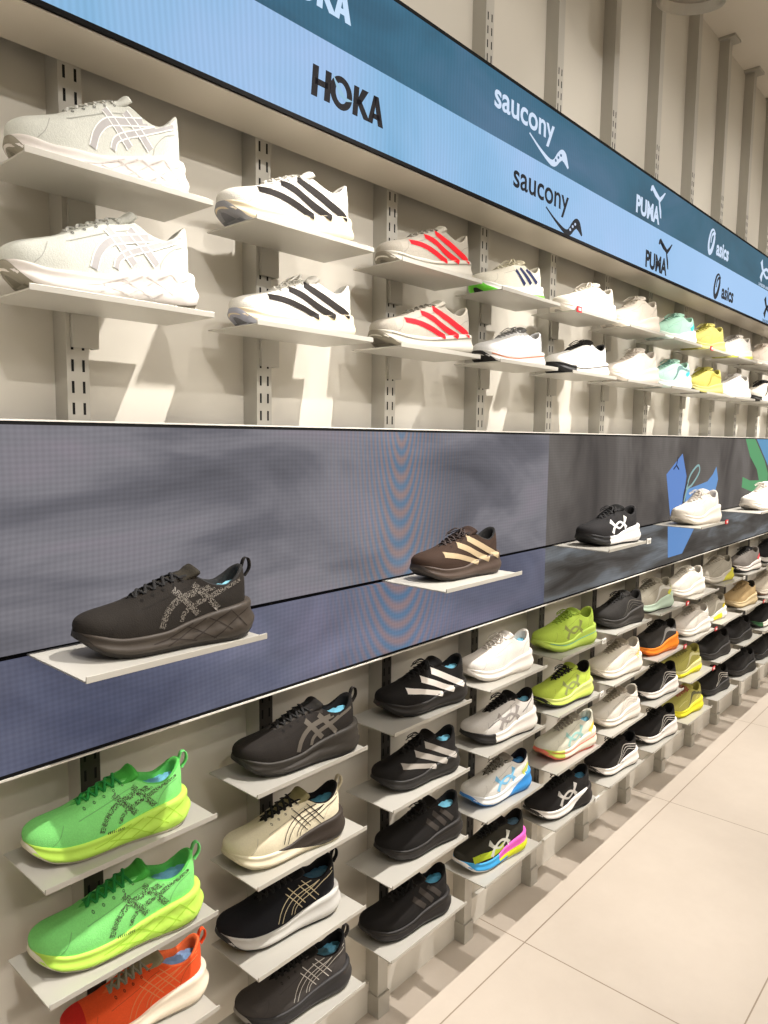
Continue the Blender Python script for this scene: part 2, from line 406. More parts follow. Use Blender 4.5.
def heavy_caps(x0, x1, z0, z1, rgb, bird, label):
    W_ = x1 - x0; H_ = z1 - z0
    def T(ps): return [(x0 + a * W_, z0 + b * H_) for a, b in ps]
    P = []
    P.append(T([(0, 0), (.075, 0), (.10, 1), (.025, 1)])); P.append(T([(.165, 0), (.24, 0), (.265, 1), (.19, 1)])); P.append(T([(.05, .40), (.21, .40), (.215, .60), (.055, .60)]))
    ring = []
    n = 28
    for i in range(n):
        a0 = 2 * PI * i / n; a1 = 2 * PI * (i + 1) / n
        def e(a, r, q): return (.395 + r * math.cos(a), .5 + q * math.sin(a))
        P.append(T([e(a0, .15, .55), e(a1, .15, .55), e(a1, .078, .34), e(a0, .078, .34)]))
    P.append(T([(.55, 0), (.62, 0), (.645, 1), (.575, 1)]))
    P.append(T([(.60, .42), (.69, 1), (.78, 1), (.66, .42)])); P.append(T([(.60, .55), (.71, 0), (.80, 0), (.665, .62)]))
    P.append(T([(.77, 0), (.84, 0), (.905, 1), (.86, 1)])); P.append(T([(.86, 1), (.93, 1), (1, 0), (.925, 0)])); P.append(T([(.83, .2), (.95, .2), (.94, .38), (.85, .38)]))
    screen_shape('capital_lettering', P, rgb, band, label=label)
    B = [T([(.27, 1.0), (.33, .78), (.40, .36), (.36, .42)]), T([(.40, .36), (.36, .42), (.46, .30), (.56, .40), (.47, .40)]), T([(.33, .80), (.42, .50), (.44, .40), (.38, .44)])]
    screen_shape('bird_emblem', B, bird, band, y=YS - .0012)

WHT = (206, 222, 244); BLK = (28, 32, 38)
heavy_caps(1.014, 1.222, 2.226, 2.284, (32, 30, 32), (150, 190, 215), 'dark heavy capital lettering with a bird crossing the O')
heavy_caps(0.914, 1.122, 2.393, 2.451, (196, 222, 248), (70, 100, 130), 'pale heavy capital lettering with a bird crossing the O')
def bird_swoosh(x, z, k, rgb, dots, name):
    pts = [(0, 0.036), (.055, .012), (.11, -.006), (.14, -.004), (.165, .018), (.185, .030), (.20, .024), (.222, .002)]
    c = cr([(x + a * k, z + b * k) for a, b in pts], 6); n = len(c)
    ws = [(.004 + .026 * math.sin(PI * min(1, i / (n * .82)) * .5) ** 1.5) * k if i < n * .82 else .030 * k * (1 - (i - n * .82) / (n * .2)) for i in range(n)]
    screen_shape(name, ribbon2d(c, ws), rgb, band)
    D = []
    for a, b in ((.145, .004), (.160, .016), (.175, .026)):
        D.append([(x + a * k + .0048 * k * math.cos(t * PI / 4), z + b * k + .0042 * k * math.sin(t * PI / 4)) for t in range(8)])
    screen_shape('swoosh_dots', D, dots, band, y=YS - .0012)
text_mesh('saucony', WHT, 1.644, 1.953, 2.412, .042, band, 'rounded_lettering', .018)
bird_swoosh(1.819, 2.362, 1.0, WHT, (80, 110, 140), 'bird_swoosh')
text_mesh('saucony', BLK, 1.743, 2.051, 2.241, .042, band, 'rounded_lettering', .014)
bird_swoosh(1.920, 2.191, 1.0, BLK, (190, 205, 230), 'bird_swoosh')
def cat_logo(x, z, rgb, w):
    text_mesh('PUMA', rgb, x, x + w, z, .057, band, 'tall_capital_lettering', .042)
    def T(ps): return [(x + w * a, z + .057 * b) for a, b in ps]
    P = [T([(.60, 2.0), (.66, 2.12), (.80, 1.88), (.78, 1.62), (.66, 1.78)]), T([(.66, 1.8), (.80, 1.88), (.98, 1.62), (.99, 1.36), (.78, 1.55)]),
         T([(.92, 1.62), (.99, 1.36), (1.06, .9), (1.08, .42), (1.04, .42), (.98, .95)]), T([(.98, 1.62), (1.10, 1.88), (1.20, 2.12), (1.23, 2.10), (1.12, 1.70), (1.0, 1.36)]),
         T([(.60, 2.0), (.57, 1.72), (.62, 1.70), (.66, 1.9)])]
    screen_shape('leaping_cat_emblem', P, rgb, band)
cat_logo(2.53, 2.356, WHT, .208); cat_logo(2.63, 2.190, BLK, .20)
def spiral_logo(x, z, rgb):
    text_mesh('asics', rgb, x + .095, x + .265, z + .006, .058, band, 'italic_lettering', .035, shear=.15)
    c = cr([(x + .078, z + .085), (x + .05, z + .098), (x + .02, z + .08), (x + .0, z + .03), (x + .012, z - .002), (x + .042, z + .015), (x + .066, z + .06), (x + .062, z + .084), (x + .035, z + .07), (x + .026, z + .04)], 6)
    n = len(c); ws = [.006 + .016 * math.sin(PI * i / n) ** 2 for i in range(n)]
    screen_shape('spiral_emblem', ribbon2d(c, ws), rgb, band)
spiral_logo(3.275, 2.363, WHT); spiral_logo(3.374, 2.195, BLK)
def arcs_shape(cx, cz, w, h, k):
    a = cr([(cx - w, cz + h), (cx - w * .70, cz + h * .15), (cx, cz - h * .45), (cx + w * .70, cz + h * .15), (cx + w, cz + h)], 6)
    b = cr([(cx - w, cz - h), (cx - w * .70, cz - h * .15), (cx, cz + h * .45), (cx + w * .70, cz - h * .15), (cx + w, cz - h)], 6)
    ww = [h * (.30 + .5 * abs(2 * i / (len(a) - 1) - 1) ** 2) * k for i in range(len(a))]
    return ribbon2d(a, ww) + ribbon2d(b, ww)
for (x, z, c) in ((4.15, 2.418, WHT), (4.25, 2.254, BLK)):
    screen_shape('crossed_arcs_emblem', arcs_shape(x, z, .10, .045, 1), c, band)
    text_mesh('UNDER ARMOUR', c, x - .13, x + .13, z - .075, .014, band, 'small_capital_lettering', .02)
# drawn figures in the footage on the right part of the video wall
def P2(l): return [l]
screen_shape('blue_kite_shape', [[(3.101, 1.516), (2.935, 1.435), (2.998, 1.264), (3.119, 1.264), (3.159, 1.421)]], (98, 136, 200), main)
screen_shape('blue_fin_shape', [[(3.159, 1.274), (3.168, 1.364), (3.301, 1.376), (3.429, 1.389), (3.498, 1.419), (3.540, 1.452), (3.572, 1.394), (3.528, 1.314), (3.479, 1.264), (3.232, 1.259)]], (104, 150, 205), main)
screen_shape('pale_loop_line', [q for q in ribbon2d(cr([(3.164, 1.364), (3.203, 1.424), (3.292, 1.464), (3.311, 1.434), (3.232, 1.384), (3.173, 1.364), (3.144, 1.314)], 6), .009)], (140, 176, 176), main, y=YS - .0012)
screen_shape('dark_figure_lines', ribbon2d(cr([(3.173, 1.394), (3.139, 1.354), (3.124, 1.274)], 6), .006) + ribbon2d([(3.006, 1.454), (3.036, 1.469), (3.065, 1.452)], .006) + ribbon2d([(3.036, 1.469), (3.050, 1.504)], .005), (34, 40, 60), main, y=YS - .0012)
screen_shape('blue_lower_shape', [[(2.976, Z_SEAM - .006), (3.351, Z_SEAM - .006), (3.154, 1.092), (2.996, 1.092)]], (100, 142, 198), main)
screen_shape('green_ribbon_shape', [[(3.966, 1.584), (4.129, 1.584), (4.336, 1.464), (4.415, 1.394), (4.415, 1.264), (4.316, 1.279), (3.949, 1.339), (3.955, 1.391), (4.080, 1.369), (4.247, 1.364), (4.198, 1.424), (4.060, 1.494)]], (92, 158, 108), main)
screen_shape('blue_patch_shape', [[(4.158, 1.584), (4.572, 1.584), (4.612, 1.404), (4.415, 1.434)]], (96, 150, 190), main)

# spotlight head near the ceiling at the upper right of the view
spot_head('ceiling_spotlight', (2.545, 0.95, 3.005), (2.62, 1.12, 2.0), .105, 'round cream spotlight head hanging below the ceiling in front of the uprights', top=CEIL)

# ------------------------------------------------------------------ shelves
SH_W = .3084
def make_shelf(kind, label, group):
    e = empty('shoe_shelf', (0, 0, 0), label, 'shelf', group)
    # origin: middle of the front edge, top surface z=0, wall side is +y
    dep = {'upper': UP_Y - 1.0664 - .006, 'lower': UP_Y - 1.0598 - .006, 'display': SCR_Y + .012 - .9249}[kind]
    prof = [(0, -.0030), (0, .0065), (.0022, .0065), (.0032, .0), (dep, 0), (dep, -.0030)]
    MB().prism_x(prof, -SH_W / 2, SH_W / 2).build('shelf_plate', M_steel, e, bevel=.0006)
    if kind != 'display':
        MB().box(-.0235, .0235, dep - .001, dep + .005, -.058, -.0031).box(-.0235, -.0198, dep + .005, dep + .026, -.058, -.004).box(.0198, .0235, dep + .005, dep + .026, -.058, -.004).build('bracket', M_upr, e, bevel=.0008)
    return e
NCOL = 13
ROWS = {'A': 1.956, 'B': 1.772, 'a': .8835, 'b': .6967, 'c': .5083, 'd': .3198}
RN = {'A': 'top row', 'B': 'row just above the video wall', 'a': 'first row under the video wall', 'b': 'second row under the video wall', 'c': 'third row under the video wall', 'd': 'bottom row nearest the floor'}
protos = {}
def put_shelf(kind, x, y, z, label):
    if kind not in protos:
        e = make_shelf(kind, label, {'upper': 'shelves above the video wall', 'lower': 'shelves below the video wall', 'display': 'shelves standing out from the video wall'}[kind]); protos[kind] = e
    else: e = copy_tree(protos[kind])
    e.location = (x, y, z); e['label'] = label; return e
FRONT = {'upper': 1.0664, 'lower': 1.0598, 'display': .9249}
OFFX = {'upper': .0118, 'lower': .0003, 'display': .0072}
for row, z in ROWS.items():
    kind = 'upper' if row in 'AB' else 'lower'
    for k in range(NCOL):
        put_shelf(kind, CX[k] + OFFX[kind], FRONT[kind], z, 'grey metal shoe shelf, %s from the left in the %s' % (ORD[k], RN[row]))
for n, k in enumerate((0, 2, 4, 6, 8, 10)):
    put_shelf('display', CX[k] + OFFX['display'], FRONT['display'], Z_SEAM - .001, 'grey metal shelf sticking out of the video wall seam, %s from the left' % ORD[n])

# ------------------------------------------------------------------ shoes
def crv(pts):
    xs = [p[0] for p in pts]; ys = [p[1] for p in pts]; n = len(xs)
    d = [(ys[i + 1] - ys[i]) / (xs[i + 1] - xs[i]) for i in range(n - 1)]
    m = [d[0]] + [0 if d[i - 1] * d[i] <= 0 else 2 * d[i - 1] * d[i] / (d[i - 1] + d[i]) for i in range(1, n - 1)] + [d[-1]]
    def f(x):
        if x <= xs[0]: return ys[0]
        if x >= xs[-1]: return ys[-1]
        i = 0
        while x > xs[i + 1]: i += 1
        h = xs[i + 1] - xs[i]; t = (x - xs[i]) / h
        return ys[i] * (1 + 2 * t) * (1 - t) ** 2 + h * m[i] * t * (1 - t) ** 2 + ys[i + 1] * t * t * (3 - 2 * t) + h * m[i + 1] * t * t * (t - 1)
    return f
LEN = .292
W_lat = crv([(0, .046), (.12, .048), (.3, .053), (.45, .049), (.62, .042), (.8, .041), (1, .040)])
W_med = crv([(0, .042), (.12, .046), (.28, .048), (.45, .040), (.6, .036), (.8, .038), (1, .039)])
def cap_(s, a=.17, b=.17):
    r = 1.0
    if s < a: r *= math.sqrt(max(0, 1 - ((a - s) / a) ** 2.3))
    if s > 1 - b: r *= math.sqrt(max(0, 1 - ((s - 1 + b) / b) ** 2.2))
    return r
def cy(s): return .011 * max(0, 1 - s / .35) ** 2
def outline(s, side, off=0.0, back=0.0):
    w = (W_lat if side < 0 else W_med)(s) * cap_(s)
    x = s * LEN; y = cy(s) + side * w
    # push outwards along an approximate normal
    e = .004; s0 = max(0, s - e); s1 = min(1, s + e)
    w0 = (W_lat if side < 0 else W_med)(s0) * cap_(s0); w1 = (W_lat if side < 0 else W_med)(s1) * cap_(s1)
    tx = (s1 - s0) * LEN; ty = side * (w1 - w0) + cy(s1) - cy(s0)
    n = Vector((-ty * side, tx * side)) if True else None
    n = Vector((side * -ty, side * tx)) if n.length < 1e-9 else n
    n.normalize()
    if s <= .0005: n = Vector((-1, 0))
    if s >= .9995: n = Vector((1, 0))
    return x + n.x * off + (back * max(0, (s - .8) / .2) ** 2 if back else 0), y + n.y * off, n
XL1 = [(.415, .042), (.445, .064), (.51, .082), (.62, .091), (.78, .100), (.925, .114)]
XL2 = [(.535, .047), (.555, .061), (.62, .072), (.75, .085), (.925, .105)]
XB1 = [(.50, .101), (.565, .081), (.64, .056)]
XB2 = [(.625, .105), (.69, .085), (.765, .060)]
def build_shoe(sp, name='running_shoe'):
    NU = sp.get('nu', 44)                            # samples per side
    th = sp.get('stack', 1.0); hh = sp.get('collar', 1.0)
    zb = crv([(0, .030), (.07, .018), (.16, .0085), (.28, .0035), (.8, .0030), (.92, .0055), (1, .013)])
    zm = crv([(0, .047), (.08, .042), (.22, .034 + .004 * (th - 1)), (.42, .034 + .012 * (th - 1)), (.6, .042 * th), (.76, .051 * th), (.9, .056 * th), (1, .058 * th)])
    zr = crv([(.0, .055), (.03, .066), (.08, .073), (.16, .079), (.24, .085), (.32, .093), (.42, .104), (.52, .114 * hh), (.60, .119 * hh), (.66, .114 * hh), (.74, .101 * hh), (.82, .096 * hh), (.89, .104 * hh), (.95, .118 * hh), (1, .129 * hh)])
    gp = crv([(0, 0), (.26, 0), (.30, .006), (.4, .014), (.5, .018), (.58, .021), (.64, .026), (.74, .031), (.84, .030), (1, .030)])
    def gap(x): return gp(x) * (math.sqrt(max(0, 1 - ((x - .85) / .13) ** 2)) if x > .85 else 1)
    def tx(s):
        if s < .14: return .030 + s / .14 * (.14 - .030)
        if s > .88: return .88 + (s - .88) / .12 * (.978 - .88)
        return s
    ths = [PI * i / NU for i in range(NU + 1)]
    ss = [(1 - math.cos(t)) / 2 for t in ths]
    loop = [(s, -1) for s in ss] + [(s, 1) for s in reversed(ss[1:-1])]
    NL = len(loop)
    C_ = sp
    root = bpy.data.objects.new(name, None); COL.objects.link(root); root.empty_display_size = .05
    # ---- upper
    NV = 9
    V = []; Fc = []; FM = []
    rows = []
    for (s, sd) in loop:
        bx, by, n = outline(s, sd, -.003 + .003 * max(0, 1 - s / .12))
        B = Vector((bx, by, zm(s) - .004)); X = tx(s)
        T = Vector((X * LEN, cy(X) * .8 + sd * gap(X), zr(X)))
        H = T.z - B.z; k = min(1, max(0, (s - .50) / .14))
        out = Vector((n.x, n.y, 0))
        P1 = B + Vector((0, 0, (.66 if s < .3 else .60) * H)) + out * (.004 * (1 - k))
        dxy = Vector((B.x - T.x, B.y - T.y, 0))
        P2 = T + dxy * ((.70 if s < .3 else .62) * (1 - k) + .14 * k) + Vector((0, 0, -(.03 * (1 - k) + .38 * k) * H)) + out * .003 * k
        prof = []
        for j in range(NV + 1):
            t = j / NV; prof.append(B * (1 - t) ** 3 + P1 * 3 * t * (1 - t) ** 2 + P2 * 3 * t * t * (1 - t) + T * t ** 3)
        rows.append((prof, T, s, sd, X))
    for prof, *_ in rows: V += prof
    st = NV + 1
    toe_c = 1 if 'toe' in C_ else 0
    for i in range(NL):
        j = (i + 1) % NL
        s = (rows[i][2] + rows[j][2]) / 2
        for v in range(NV):
            Fc.append((i * st + v, j * st + v, j * st + v + 1, i * st + v + 1))
            m = 0
            if s < .13: m = 1
            if s > .88: m = 2
            if .28 < rows[i][4] < .64 and v >= NV - 1: m = 3
            FM.append(m)
    up = tuple(C_['upper'])
    mats = [fabric(up), fabric(C_.get('toe', up)), fabric(C_.get('heel', up)), fabric(C_.get('eye', up)), fabric(C_.get('vamp', up))]
    uo = mesh_obj('upper', V, Fc, mats, root, True, FM)
    bv_v = [tuple(v) for v in V]; bv_f = list(Fc)
    # ---- rim and lining
    V2 = []; F2 = []
    cpt = Vector((.80 * LEN, 0, 0))
    for prof, T, s, sd, X in rows:
        g = gap(X); back = max(0, (X - .85) / .13)
        inw = Vector((-back, -sd * max(0.0, 1 - back * .9), 0)); inw = inw.normalized() if inw.length > 1e-6 else Vector((-1, 0, 0))
        if g < .005 and X < .5: q = g * .25; dz = .001
        else: q = .0058; dz = .0022
        low = min(.05, max(.004, (T.z - zm(X) - .004))) * (1 if X > .56 else .25)
        q2 = min(q * 1.6, max(.0005, g * .5)) if X < .9 else q * 1.6
        V2 += [T, T + inw * q * .4 + Vector((0, 0, dz)), T + inw * q * .9 + Vector((0, 0, dz * .6)), T + inw * q2 + Vector((0, 0, -.006)), T + inw * q2 * .9 + Vector((0, 0, -low))]
    for i in range(NL):
        j = (i + 1) % NL
        if max(rows[i][4], rows[j][4]) < .29: continue
        for v in range(4): F2.append((i * 5 + v, j * 5 + v, j * 5 + v + 1, i * 5 + v + 1))
    used = sorted({a for f in F2 for a in f}); mp = {a: b for b, a in enumerate(used)}
    mesh_obj('collar_lining', [V2[a] for a in used], [tuple(mp[a] for a in f) for f in F2], fabric(C_.get('lining', up)), root, True)
    # ---- shoe filling or insole seen in the opening
    V3 = []; F3 = []; nx, ny = 14, 8
    stuff = C_.get('fill')
    for a in range(nx + 1):
        X = .56 + (.955 - .56) * a / nx
        for b in range(ny + 1):
            q = -1 + 2 * b / ny; g = gap(X) * .93
            if stuff: z = zr(.80) - .014 + .012 * (X - .62) / .33 + .005 * math.sin(a * 1.7 + b * 2.1) * (1 - q * q) - .006 * q * q
            else: z = zm(X) + .006 + .006 * q * q
            V3.append((X * LEN, q * g, z))
    for a in range(nx):
        for b in range(ny): F3.append((a * (ny + 1) + b, (a + 1) * (ny + 1) + b, (a + 1) * (ny + 1) + b + 1, a * (ny + 1) + b + 1))
    fo = mesh_obj('shoe_filling' if stuff else 'insole', V3, F3, pmat('crinkled_film', tuple(stuff), .25, var=.5, vscale=45, bump=.6, bscale=90) if stuff else fabric(C_.get('insole', (60, 60, 60))), root, True)
    if stuff: fo['label'] = 'pale blue crinkled filling'
    # ---- tongue
    tl = C_.get('tongue_len', 1.0)
    path = [(.25, zr(.25) - .004), (.33, zr(.33) - .001), (.44, zr(.44) + .002), (.54, zr(.54) + .004), (.60, zr(.60) + .006), (.628, zr(.6) + .006 + .006 * tl), (.650, zr(.6) + .006 + .010 * tl)]
    pc = cr([(a * LEN, 0, z) for a, z in path], 4); n = len(pc); nb = 8
    V4 = []; F4 = []
    for layer in (0, 1):
        for i, p in enumerate(pc):
            X = p.x / LEN; w = gap(min(X, .62)) + (.002 if X < .5 else .004)
            if i > n - 4: w *= (1, .93, .78)[i - (n - 3)] if i >= n - 3 else 1
            for b in range(nb + 1):
                q = -1 + 2 * b / nb
                drop = .30 * w * q * q * (1.0 if X < .58 else .8)
                V4.append(Vector((p.x + (drop * .5) + (.006 if layer and X > .5 else 0), cy(X) * .6 + q * w, p.z - drop - layer * .005)))
    L1 = n * (nb + 1)
    for i in range(n - 1):
        for b in range(nb):
            a = i * (nb + 1) + b; F4.append((a, a + 1, a + nb + 2, a + nb + 1)); F4.append((L1 + a, L1 + a + nb + 1, L1 + a + nb + 2, L1 + a + 1))
        a = i * (nb + 1); F4.append((a, a + nb + 1, L1 + a + nb + 1, L1 + a)); a += nb; F4.append((a, L1 + a, L1 + a + nb + 1, a + nb + 1))
    for b in range(nb):
        a = (n - 1) * (nb + 1) + b; F4.append((a, a + 1, L1 + a + 1, L1 + a))
    mesh_obj('tongue', V4, F4, fabric(C_.get('tongue', up)), root, True)
    # ---- laces
    def tube(pts, r, flat=.6, ns=6):
        P = pts; v = []; f = []
        for i, p in enumerate(P):
            d = (P[min(i + 1, len(P) - 1)] - P[max(0, i - 1)]); d = d.normalized() if d.length > 1e-9 else Vector((0, 1, 0))
            sx = d.cross(Vector((0, 0, 1))); sx = sx.normalized() if sx.length > 1e-6 else Vector((1, 0, 0)); uz = sx.cross(d)
            for k in range(ns): t = 2 * PI * k / ns; v.append(p + sx * r * math.cos(t) + uz * r * flat * math.sin(t))
        for i in range(len(P) - 1):
            for k in range(ns): a = i * ns + k; b2 = i * ns + (k + 1) % ns; f.append((a, b2, b2 + ns, a + ns))
        f.append(tuple(range(ns))); f.append(tuple((len(P) - 1) * ns + k for k in reversed(range(ns)))); return v, f
    LV = []; LF = []
    def addt(pts, r=.0030, flat=.55):
        v, f = tube(pts, r, flat); o = len(LV); LV.extend(v); LF.extend(tuple(o + a for a in q) for q in f)
    xs = [.31, .36, .41, .46, .51, .56]
    def eye(X, sd, dz=.002): 
        g = gap(X) + .006; return Vector((X * LEN, cy(X) * .7 + sd * g, zr(X) - .0015 + dz))
    def arch(a, b, lift):
        return [a.lerp(b, t) + Vector((0, 0, lift * math.sin(PI * t))) for t in (0, .12, .3, .5, .7, .88, 1)]
    for i, X in enumerate(xs):
        if i == 0: addt(arch(eye(X, -1, 0), eye(X, 1, 0), .005))
        if i < len(xs) - 1:
            addt(arch(eye(X, -1, 0), eye(xs[i + 1], 1, 0), .0075)); addt(arch(eye(X, 1, 0), eye(xs[i + 1], -1, 0), .006))
    kn = Vector((.545 * LEN, 0, zr(.545) + .009))
    if C_.get('bow', True):
        addt([kn + Vector((-.004, -.004, 0)), kn + Vector((0, 0, .003)), kn + Vector((.004, .004, 0))], .0045, .8)
        for sd in (-1, 1):
            addt(cr([kn, kn + Vector((-.006, sd * .016, .005)), kn + Vector((-.018, sd * .031, -.007)), kn + Vector((-.021, sd * .028, -.012)), kn + Vector((-.010, sd * .015, -.003)), kn], 5), .0022)
            addt(cr([kn, kn + Vector((-.010, sd * .012, .004)), kn + Vector((-.026, sd * .020, -.007)), kn + Vector((-.036, sd * .022, -.014))], 5), .0022)
    mesh_obj('laces', LV, LF, lace_m(tuple(C_.get('lace', up))), root, True)
    # ---- midsole
    style = C_.get('style', 'smooth'); NM = 12
    flare = C_.get('flare', .006)
    def prof_in(t, s):
        base = [(0, .009), (.06, .004), (.16, .0005), (.35, -.002), (.55, .0008), (.72, .0015), (.88, -.0002), (1, .0015)]
        f = crv(base)(t); amp = .0
        heelk = min(1, max(0, (s - .35) / .25))
        if style == 'facet' and s > .38:
            a = (s * 9.0 + t * 1.4) % 1.0; b = (s * 9.0 - t * 1.9 + .4) % 1.0
            f += heelk * (.0018 * (abs(a * 2 - 1) - .5) + .0014 * (abs(b * 2 - 1) - .5)) * math.sin(PI * min(1, t * 1.1))
        if style == 'groove':
            tg = .50 + .16 * math.sin((s - .3) * 7)
            f += .0035 * math.exp(-((t - tg) / .055) ** 2) * (1 if s > .12 else 0)
        if style == 'wave':
            tg = .32 + .35 * s; f += .003 * math.exp(-((t - tg) / .07) ** 2); f += heelk * .0015 * math.sin(s * 55) * math.sin(PI * t)
        return f
    ts = [0, .03, .08, .16, .26, .36, .46, .55, .64, .73, .82, .91, 1.0]
    V5 = []; F5 = []; M5 = []
    NR = len(ts) + 2
    for (s, sd) in loop:
        z0 = zb(s); z1 = zm(s); h = z1 - z0
        fl = .003 - .0025 * max(0, 1 - s / .12) + flare * min(1, max(0, (s - .5) / .4))
        for t in ts:
            x, y, n = outline(s, sd, fl * (1 - .45 * t) - prof_in(t, s), back=C_.get('back', .006) * (1 - .5 * t)); V5.append((x, y, z0 + h * t))
        x, y, n = outline(s, sd, -.006); V5.append((x, y, z1 + .0004)); x, y, n = outline(s, sd, -.010); V5.append((x, y, z1 - .006))
    m2 = C_.get('mid2'); mode = C_.get('mid2_at', 'top')
    for i in range(NL):
        j = (i + 1) % NL; s = loop[i][0]
        for v in range(NR - 1):
            F5.append((i * NR + v, j * NR + v, j * NR + v + 1, i * NR + v + 1)); t = ts[min(v, len(ts) - 1)]; m = 0
            if m2:
                if mode == 'top' and t > .46: m = 1
                if mode == 'low' and t < .40: m = 1
                if mode == 'toe' and s < .25: m = 1
                if mode == 'mid' and .36 < s < .72 and t < .62: m = 1
                if mode == 'tri':
                    if s < .46 + .12 * (t < .3): m = 1
                    elif t > .46: m = 2
                    else: m = 3
            M5.append(m)
    mo = mesh_obj('midsole', V5, F5, [split_foam(tuple(C_['mid']), tuple(m2), mode) if m2 and mode in ('heel', 'wedge') else foam(tuple(C_['mid'])), foam(tuple(m2 or C_['mid'])), foam(tuple(C_.get('mid3', C_['mid']))), foam(tuple(C_.get('mid4', C_['mid'])))], root, True, M5)
    o0 = len(bv_v); bv_v += [tuple(v) for v in V5]; bv_f += [tuple(o0 + a for a in f) for f in F5]
    # ---- outsole
    V6 = []; F6 = []; M6 = []
    for (s, sd) in loop:
        z0 = zb(s); z1 = zm(s); fl = .003 - .0025 * max(0, 1 - s / .12) + flare * min(1, max(0, (s - .5) / .4)); bk = C_.get('back', .006)
        lo = z0 - .003
        tt = min(.9, (C_.get('wrap', .0035) + .016 * max(0, 1 - s / .12)) / (z1 - z0))
        x, y, n = outline(s, sd, fl * (1 - .45 * tt) - prof_in(tt, s) + .0009, back=bk * (1 - .5 * tt)); V6.append((x, y, z0 + (z1 - z0) * tt))
        t2 = tt * .4; x, y, n = outline(s, sd, fl * (1 - .45 * t2) - prof_in(t2, s) + .0010, back=bk * (1 - .5 * t2)); V6.append((x, y, z0 + (z1 - z0) * t2))
        x, y, n = outline(s, sd, fl - .0075, back=bk); V6.append((x, y, lo))
        V6.append((x, y * .55 + cy(s) * .45, lo + .0005)); 
    for i in range(NL):
        j = (i + 1) % NL
        for v in range(3): F6.append((i * 4 + v + 1, j * 4 + v + 1, j * 4 + v, i * 4 + v)); M6.append(1 if (v == 2 and int(loop[i][0] * 14) % 2) else 0)
    for i in range(NU):
        a = i; b = i + 1; c = (NL - i - 1) % NL; d = (NL - i) % NL
        F6.append((a * 4 + 3, d * 4 + 3, c * 4 + 3, b * 4 + 3)); M6.append(1 if int(loop[i][0] * 14) % 3 == 0 else 0)
    oc = tuple(C_.get('out', (40, 40, 40))); oc2 = tuple(C_.get('out2', tuple(int(v * .8) for v in oc)))
    mesh_obj('outsole', V6, F6, [rubber(oc), rubber(oc2)], root, True, M6)
    # ---- heel pull loop
    if C_.get('loop', any(d_[0].startswith('crossed') for d_ in C_.get('deco', []))):
        pts = cr([(.972 * LEN, 0, zr(.97) - .006), (.995 * LEN, 0, zr(1) + .006), (1.025 * LEN, 0, zr(1) + .004), (1.030 * LEN, 0, zr(1) - .012), (.998 * LEN, 0, zr(1) - .026)], 4)
        v = []; f = []
        for p in pts: v += [p + Vector((0, -.0055, 0)), p + Vector((0, .0055, 0)), p + Vector((.002, .0055, .001)), p + Vector((.002, -.0055, .001))]
        for i in range(len(pts) - 1):
            for k in range(4): f.append((i * 4 + k, i * 4 + (k + 1) % 4, i * 4 + 4 + (k + 1) % 4, i * 4 + 4 + k))
        mesh_obj('heel_loop', v, f, fabric(C_.get('tab', C_.get('heel', up))), root, True)
    # ---- side marks, laid on the real surface
    bv = BVHTree.FromPolygons(bv_v, bv_f)
    def lay(P, off=.0009):
        h = bv.ray_cast(Vector((P[0], -.2, P[1])), Vector((0, 1, 0)))
        if h[0] is None: return None
        nn = h[1];
        if nn.y > 0: nn = -nn
        return h[0] + nn * off + Vector((0, -.0003, 0))
    def ribbons(lines, mat, name, off=.0009, nw=3):
        v = []; f = []
        for pts, ws in lines:
            n = len(pts); grid = []
            for i in range(n):
                a = Vector(pts[max(0, i - 1)]); b = Vector(pts[min(n - 1, i + 1)]); d = (b - a).normalized(); nrm = Vector((-d.y, d.x))
                w = ws[i] if isinstance(ws, (list, tuple)) else ws
                grid.append([lay(Vector(pts[i]) + nrm * w * (k / nw - .5), off) for k in range(nw + 1)])
            for i in range(n - 1):
                for k in range(nw):
                    q = [grid[i][k], grid[i][k + 1], grid[i + 1][k + 1], grid[i + 1][k]]
                    if any(p is None for p in q): continue
                    if max((q[0] - q[2]).length, (q[1] - q[3]).length) > .02: continue
                    o = len(v); v += q; f.append((o, o + 1, o + 2, o + 3))
        if v: return mesh_obj(name, v, f, mat, mo if name.startswith('sole') else uo, True)
    def sc(ps): return [(a * LEN, b) for a, b in ps]
    shade = tuple(int(v * .80 + 6) for v in up)
    for dk in [('seams', C_.get('seam', shade))] + C_.get('deco', []):
        kind, rgb = dk[0], dk[1]; mt = film(tuple(rgb)) if (len(dk) < 3 or dk[2] != 'dots') else speckle(tuple(rgb))
        if kind == 'crossed':
            Ls = [(cr(sc(XL1), 6), .0105), (cr(sc(XL2), 6), .0085), (cr(sc(XB1), 5), .0110), (cr(sc(XB2), 5), .0110)]
            ribbons(Ls, mt, 'side_crossed_stripes')
        elif kind == 'crossed_outline':
            Ls = []
            for base, w in ((XL1, .0115), (XL2, .009), (XB1, .0115), (XB2, .0115)):
                c = [Vector(p) for p in cr(sc(base), 6)]
                for sg in (-1, 1):
                    o = []
                    for i, p in enumerate(c):
                        d = (c[min(len(c) - 1, i + 1)] - c[max(0, i - 1)]).normalized(); o.append(p + Vector((-d.y, d.x)) * w * .5 * sg)
                    Ls.append((o, .0019))
            ribbons(Ls, mt, 'side_crossed_stripes', .0012, 1)
        elif kind == 'three':
            Ls = [(cr(sc([(.215, .070), (.35, .064), (.49, .053), (.63, .040)]), 6), .0135), (cr(sc([(.39, .092), (.52, .077), (.66, .058), (.775, .045)]), 6), .0155),
                  (cr(sc([(.525, .107), (.64, .091), (.78, .070), (.915, .051)]), 6), .0165)]
            ribbons(Ls, mt, 'side_three_stripes', .0009, 4)
        elif kind == 'three_small':
